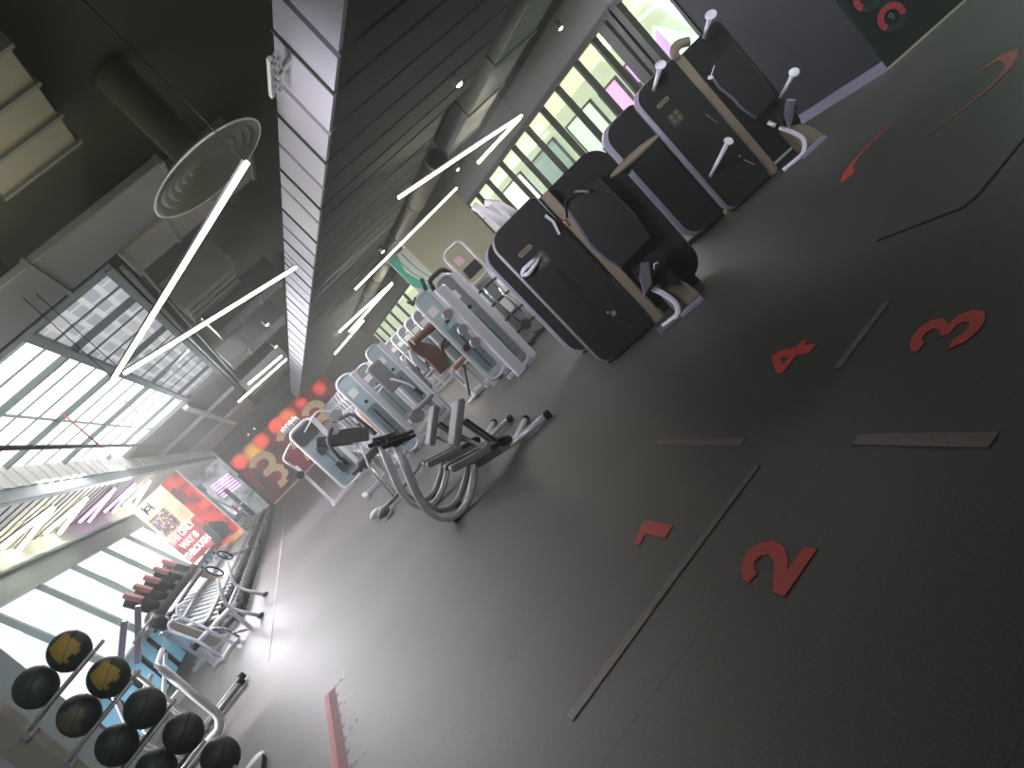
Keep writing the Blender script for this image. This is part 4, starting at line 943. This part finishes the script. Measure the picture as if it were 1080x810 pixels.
led([(1.4, 19.3, 3.4), (.3, 18.7, 3.4)], 'distant light bar near the end of the bulkhead', r=.03)
led([(1.55, 21.0, 3.4), (-.2, 20.4, 3.4)], 'second distant light bar near the end of the bulkhead', r=.03)
V = [((-4.11, 12.84), (-3.37, 13.46), (-4.45, 14.38), 'led'), ((-4.2, 15.08), (-3.36, 15.41), (-4.4, 16.5), 'led'), ((-4.25, 17.45), (-3.29, 17.43), (-4.39, 18.62), 'ledp'), ((-4.2, 19.39), (-3.3, 19.5), (-4.4, 20.91), 'ledp'), ((-4.25, 21.75), (-3.36, 21.6), (-4.4, 23.8), 'led')]
vl = ['nearest white V shaped light under the boarded soffit', 'second white V shaped light under the boarded soffit', 'nearer purple V shaped light under the soffit', 'farther purple V shaped light under the soffit', 'farthest white V shaped light above the banners']
for (a, b, c, m), l in zip(V, vl): led([(*a, 3.6), (*b, 3.6), (*c, 3.6)], l, m, r=.045, top=3.72)
# round diffuser
t = thing('round_diffuser', 'large round ceiling diffuser with concentric rings', 'air diffuser', (1.0, 5.35, 3.4))
pr = []
for k in range(7):
    r = .48-.07*k
    pr += [(r, -.0+.012*k), (r-.02, -.012+.012*k), (r-.055, .03+.012*k)]
pr.append((.0, .12))
MB().lathe(pr).build('ring_cone', mat('diffuser_grey', (128, 130, 124), .35, .4), t)
MB().lathe([(.485, -.004), (.49, .01), (.3, .1), (.14, .16), (.14, .9)]).build('neck', M['ceil'], t)
MB().tube([(.487*math.cos(a), .487*math.sin(a), 0) for a in [2*PI*k/40 for k in range(40)]], .008, 6, closed=True).build('rim', M['offwhite'], t)
# ducts
def duct(label, x0, x1, y0, y1, z0, z1, m='duct', fl=None):
    t = thing('air_duct', label, 'air duct', (x0, y0, z0))
    MB().b2(0, x1-x0, 0, y1-y0, 0, z1-z0).build('duct_body', M[m], t, .01)
    q = MB(); n = 3
    long_x = (x1-x0) > (y1-y0)
    for k in range(n+1):
        if long_x:
            xx = (x1-x0)*k/n; q.b2(xx-.02, xx+.02, -.02, y1-y0+.02, -.02, z1-z0)
        else:
            yy = (y1-y0)*k/n; q.b2(-.02, x1-x0+.02, yy-.02, yy+.02, -.02, z1-z0)
    q.build('flange', M['ductgrey'], t); return t
duct('wide beige grey duct crossing in front of the skylight', -2.9, .9, 6.1, 7.1, 3.93, 4.0, 'ductgrey')
duct('short pale duct end panel at the upper left', -.1, .5, 4.15, 5.4, 4.1, 4.3, 'duct')
duct('second pale crossing duct beside the round diffuser', .2, 1.75, 7.1, 7.9, 3.9, 4.3)
duct('long grey duct between skylight and bulkhead, near part', .3, 1.1, 9.4, 10.4, 3.7, 4.1)
duct('grey box duct with hooked strap, above the second light bar', .45, 1.75, 11.6, 12.4, 3.6, 4.0, 'ductgrey')
duct('grey box duct nearer the mural, beside the bulkhead', .3, 1.75, 15.2, 16.4, 3.6, 4.0, 'ductgrey')
duct('farthest grey box duct before the mural', .2, 1.75, 22.5, 24.5, 3.6, 4.0, 'ductgrey')
duct('grey square duct running beside the right glazing', 4.6, 5.3, 6.2, 10.1, 3.02, 3.3, 'ductgrey')
t = thing('round_duct', 'beige round duct running above the right hand machines', 'air duct', (4.5, 10.3, 3.1))
MB().cyl((0, 0, 0), (0, 14, 0), .16, 20).build('duct_body', M['duct'], t)
q = MB()
for k in range(8): q.cyl((0, 2*k, 0), (0, 2*k+.06, 0), .175, 20)
q.build('flange', M['ductgrey'], t)
# thin pipes and trays
for k, (a, b, r, l) in enumerate((((-2.6, 3.0, 4.25), (-2.6, 37, 4.25), .04, 'long dark pipe running lengthwise under the skylight'),
        ((-.3, 2.2, 3.7), (1.6, 2.6, 3.7), .02, 'thin conduit crossing the dark ceiling'),
        ((-5.0, 7.4, 4.05), (1.7, 7.4, 4.05), .03, 'conduit crossing just before the skylight'),
        ((.12, 8.2, 4.15), (.12, 27, 4.15), .03, 'slim pipe along the right edge of the skylight'),
        ((.25, 8.2, 4.1), (.25, 30, 4.1), .02, 'thin conduit beside the slim skylight pipe'),
        ((-5.0, 5.2, 4.2), (.5, 5.4, 4.2), .025, 'pale conduit crossing the upper left corner'))):
    tag(MB().cyl(a, b, r, 8).build('ceiling_pipe', M['beam'] if k in (3, 4, 5) else M['dark'], None), l, 'pipe')
for k, (x, y) in enumerate(((-1.94, 11.94), (-1.5, 14.5), (-1.0, 17.0))):
    tag(MB().cyl((x, y, 3.55 if k == 0 else 3.95), (x, y, 4.3), .013, 8).build('hanging_rod', mat('rust_red%d' % k, (176, 96, 76), .6), None), ['nearest', 'middle', 'farthest'][k]+' thin rust red rod hanging from the skylight', 'rod')
# spotlights
sp = thing('spotlight', '', 'spotlight', (3.45, 6.3, 2.86), 0)
MB().cyl((0, 0, .03), (0, .0, .14), .045).build('housing', M['ductgrey'], sp)
MB().sphere((0, 0, .03), .035, (1, 1, .6)).build('lamp', M['spot'], sp)
sp['label'] = 'nearest small round spotlight below the ribbed underside'
for k, (px_, l) in enumerate((((6.2, 8.3, 2.95), 'small spotlight on the grey header near the top edge'), ((5.4, 12.0, 2.95), 'small spotlight above the beige partition'), ((3.5, 12.6, 2.86), 'small spotlight beside the beige round duct'), ((1.2, 13.4, 3.4), 'small spotlight left of the bulkhead, nearer'), ((1.3, 17.0, 3.4), 'small spotlight left of the bulkhead, farther'), ((-1.2, 37.5, 3.4), 'one of two tiny spotlights above the mural, left'), ((-.8, 37.5, 3.4), 'one of two tiny spotlights above the mural, right'))):
    dup(sp, px_, 0, l)
t = thing('wall_bracket', 'small white ladder like bracket at the near end of the bulkhead', 'bracket', (1.66, 4.45, 3.36))
MB().b2(-.02, .02, 0, .5, 0, .03).b2(-.08, -.05, 0, .5, 0, .03).build('rail', M['offwhite'], t)
q = MB()
for k in range(5): q.b2(-.07, .0, .02+.1*k, .05+.1*k, 0, .03)
q.b2(.0, .14, .2, .26, 0, .03).build('rung', M['offwhite'], t)

# ------------------------------------------------------------------ outside buildings (left)
gb = mat('outside_grey', (176, 180, 176), .8, emit=.35); gy = mat('outside_cream', (236, 232, 206), .8, emit=.9)
t = thing('building', 'pale grey building seen through the raked windows', 'building', (-30, 60, -6))
MB().b2(0, 14, 0, 10, 0, 16).build('wall', gb, t)
MB().b2(14, 18, 2, 10, 0, 9.5).build('annex', gy, t)

# ------------------------------------------------------------------ haze volume standing in for lens veil
hz = bpy.data.materials.new('lens_veil_haze'); hz.use_nodes = True
hn = hz.node_tree; hn.nodes.remove(hn.nodes['Principled BSDF'])
vs_ = hn.nodes.new('ShaderNodeVolumeScatter'); vs_.inputs['Density'].default_value = .0075; vs_.inputs['Anisotropy'].default_value = .3
vs_.inputs['Color'].default_value = (.95, .97, .92, 1)
hn.links.new(vs_.outputs[0], hn.nodes['Material Output'].inputs['Volume'])
o = MB().b2(-8.6, 13.6, -3.2, 40.4, -.4, 4.8).build('veil_haze', hz, None)
tag(o, 'thin added haze volume standing in for the bright lens veil', 'haze', None, 'stuff')
# ------------------------------------------------------------------ lights
w = bpy.data.worlds.new('world'); SC.world = w; w.use_nodes = True
bgn = w.node_tree.nodes['Background']; bgn.inputs[0].default_value = (.93, .97, 1, 1); bgn.inputs[1].default_value = 2.2
sun = bpy.data.lights.new('sun', 'SUN'); sun.energy = 9; sun.angle = math.radians(1.0); sun.color = (1, .93, .86)
so = bpy.data.objects.new('sun', sun); COL.objects.link(so)
d = Vector((1, -.02, -1.02)).normalized(); so.rotation_euler = d.to_track_quat('-Z', 'Y').to_euler()
def area(name, loc, size, energy, col, dirv, sy_=None):
    l = bpy.data.lights.new(name, 'AREA'); l.energy = energy; l.color = col; l.shape = 'RECTANGLE'; l.size = size; l.size_y = sy_ or size
    o = bpy.data.objects.new(name, l); COL.objects.link(o); o.location = loc
    o.rotation_euler = Vector(dirv).to_track_quat('-Z', 'Y').to_euler(); return o
area('skylight_light', (-1.6, 14, 4.12), 2.6, 900, (.98, .95, 1), (.12, 0, -1), 11)
area('rack_fill', (-1.0, 3.2, 2.5), .8, 22, (.9, .96, 1), (-.55, .75, -.35))  # added fill for the ball rack and grey wall, no fixture here
area('machine_row_fill', (1.0, 11.5, 2.9), .8, 90, (.96, .94, 1), (.1, 0, -1), 6)  # added fill to lift the benches and silver machines
l_ = area('machine_fill', (3.6, 3.4, 2.9), .5, 16, (.93, .9, 1), (.5, .75, -.38)); l_.data.spread = math.radians(80)  # added lavender fill for the paddle handled machine and navy wall
area('entrance_light', (8.7, 3.8, 2.5), 1.4, 95, (.82, 1, .9), (-.7, .1, -1))
area('hall_light', (4.8, 9.0, 2.95), 1.2, 70, (.92, .88, 1), (.0, -.1, -1))
area('hall_light_far', (3.2, 20, 2.95), 1.5, 200, (1, .98, .95), (0, 0, -1), 10)
area('left_window_light', (-3.9, 18, 2.3), 1.2, 4300, (.95, .91, 1), (1, -.1, -.5), 16)
l_ = area('front_light', (-.2, 3.6, 2.9), .8, 24, (.93, .88, 1), (.75, .6, -.32)); l_.data.spread = math.radians(75)
area('upper_bounce_fill', (-1.5, 4.2, 3.3), 2.0, 60, (1, .95, .66), (0, .1, 1), 3)  # added upward fill that brightens the dark upper ceiling
SC.view_settings.view_transform = 'Standard'
SC.view_settings.exposure = 0
SC.cycles.use_denoising = True
SC.cycles.max_bounces = 6
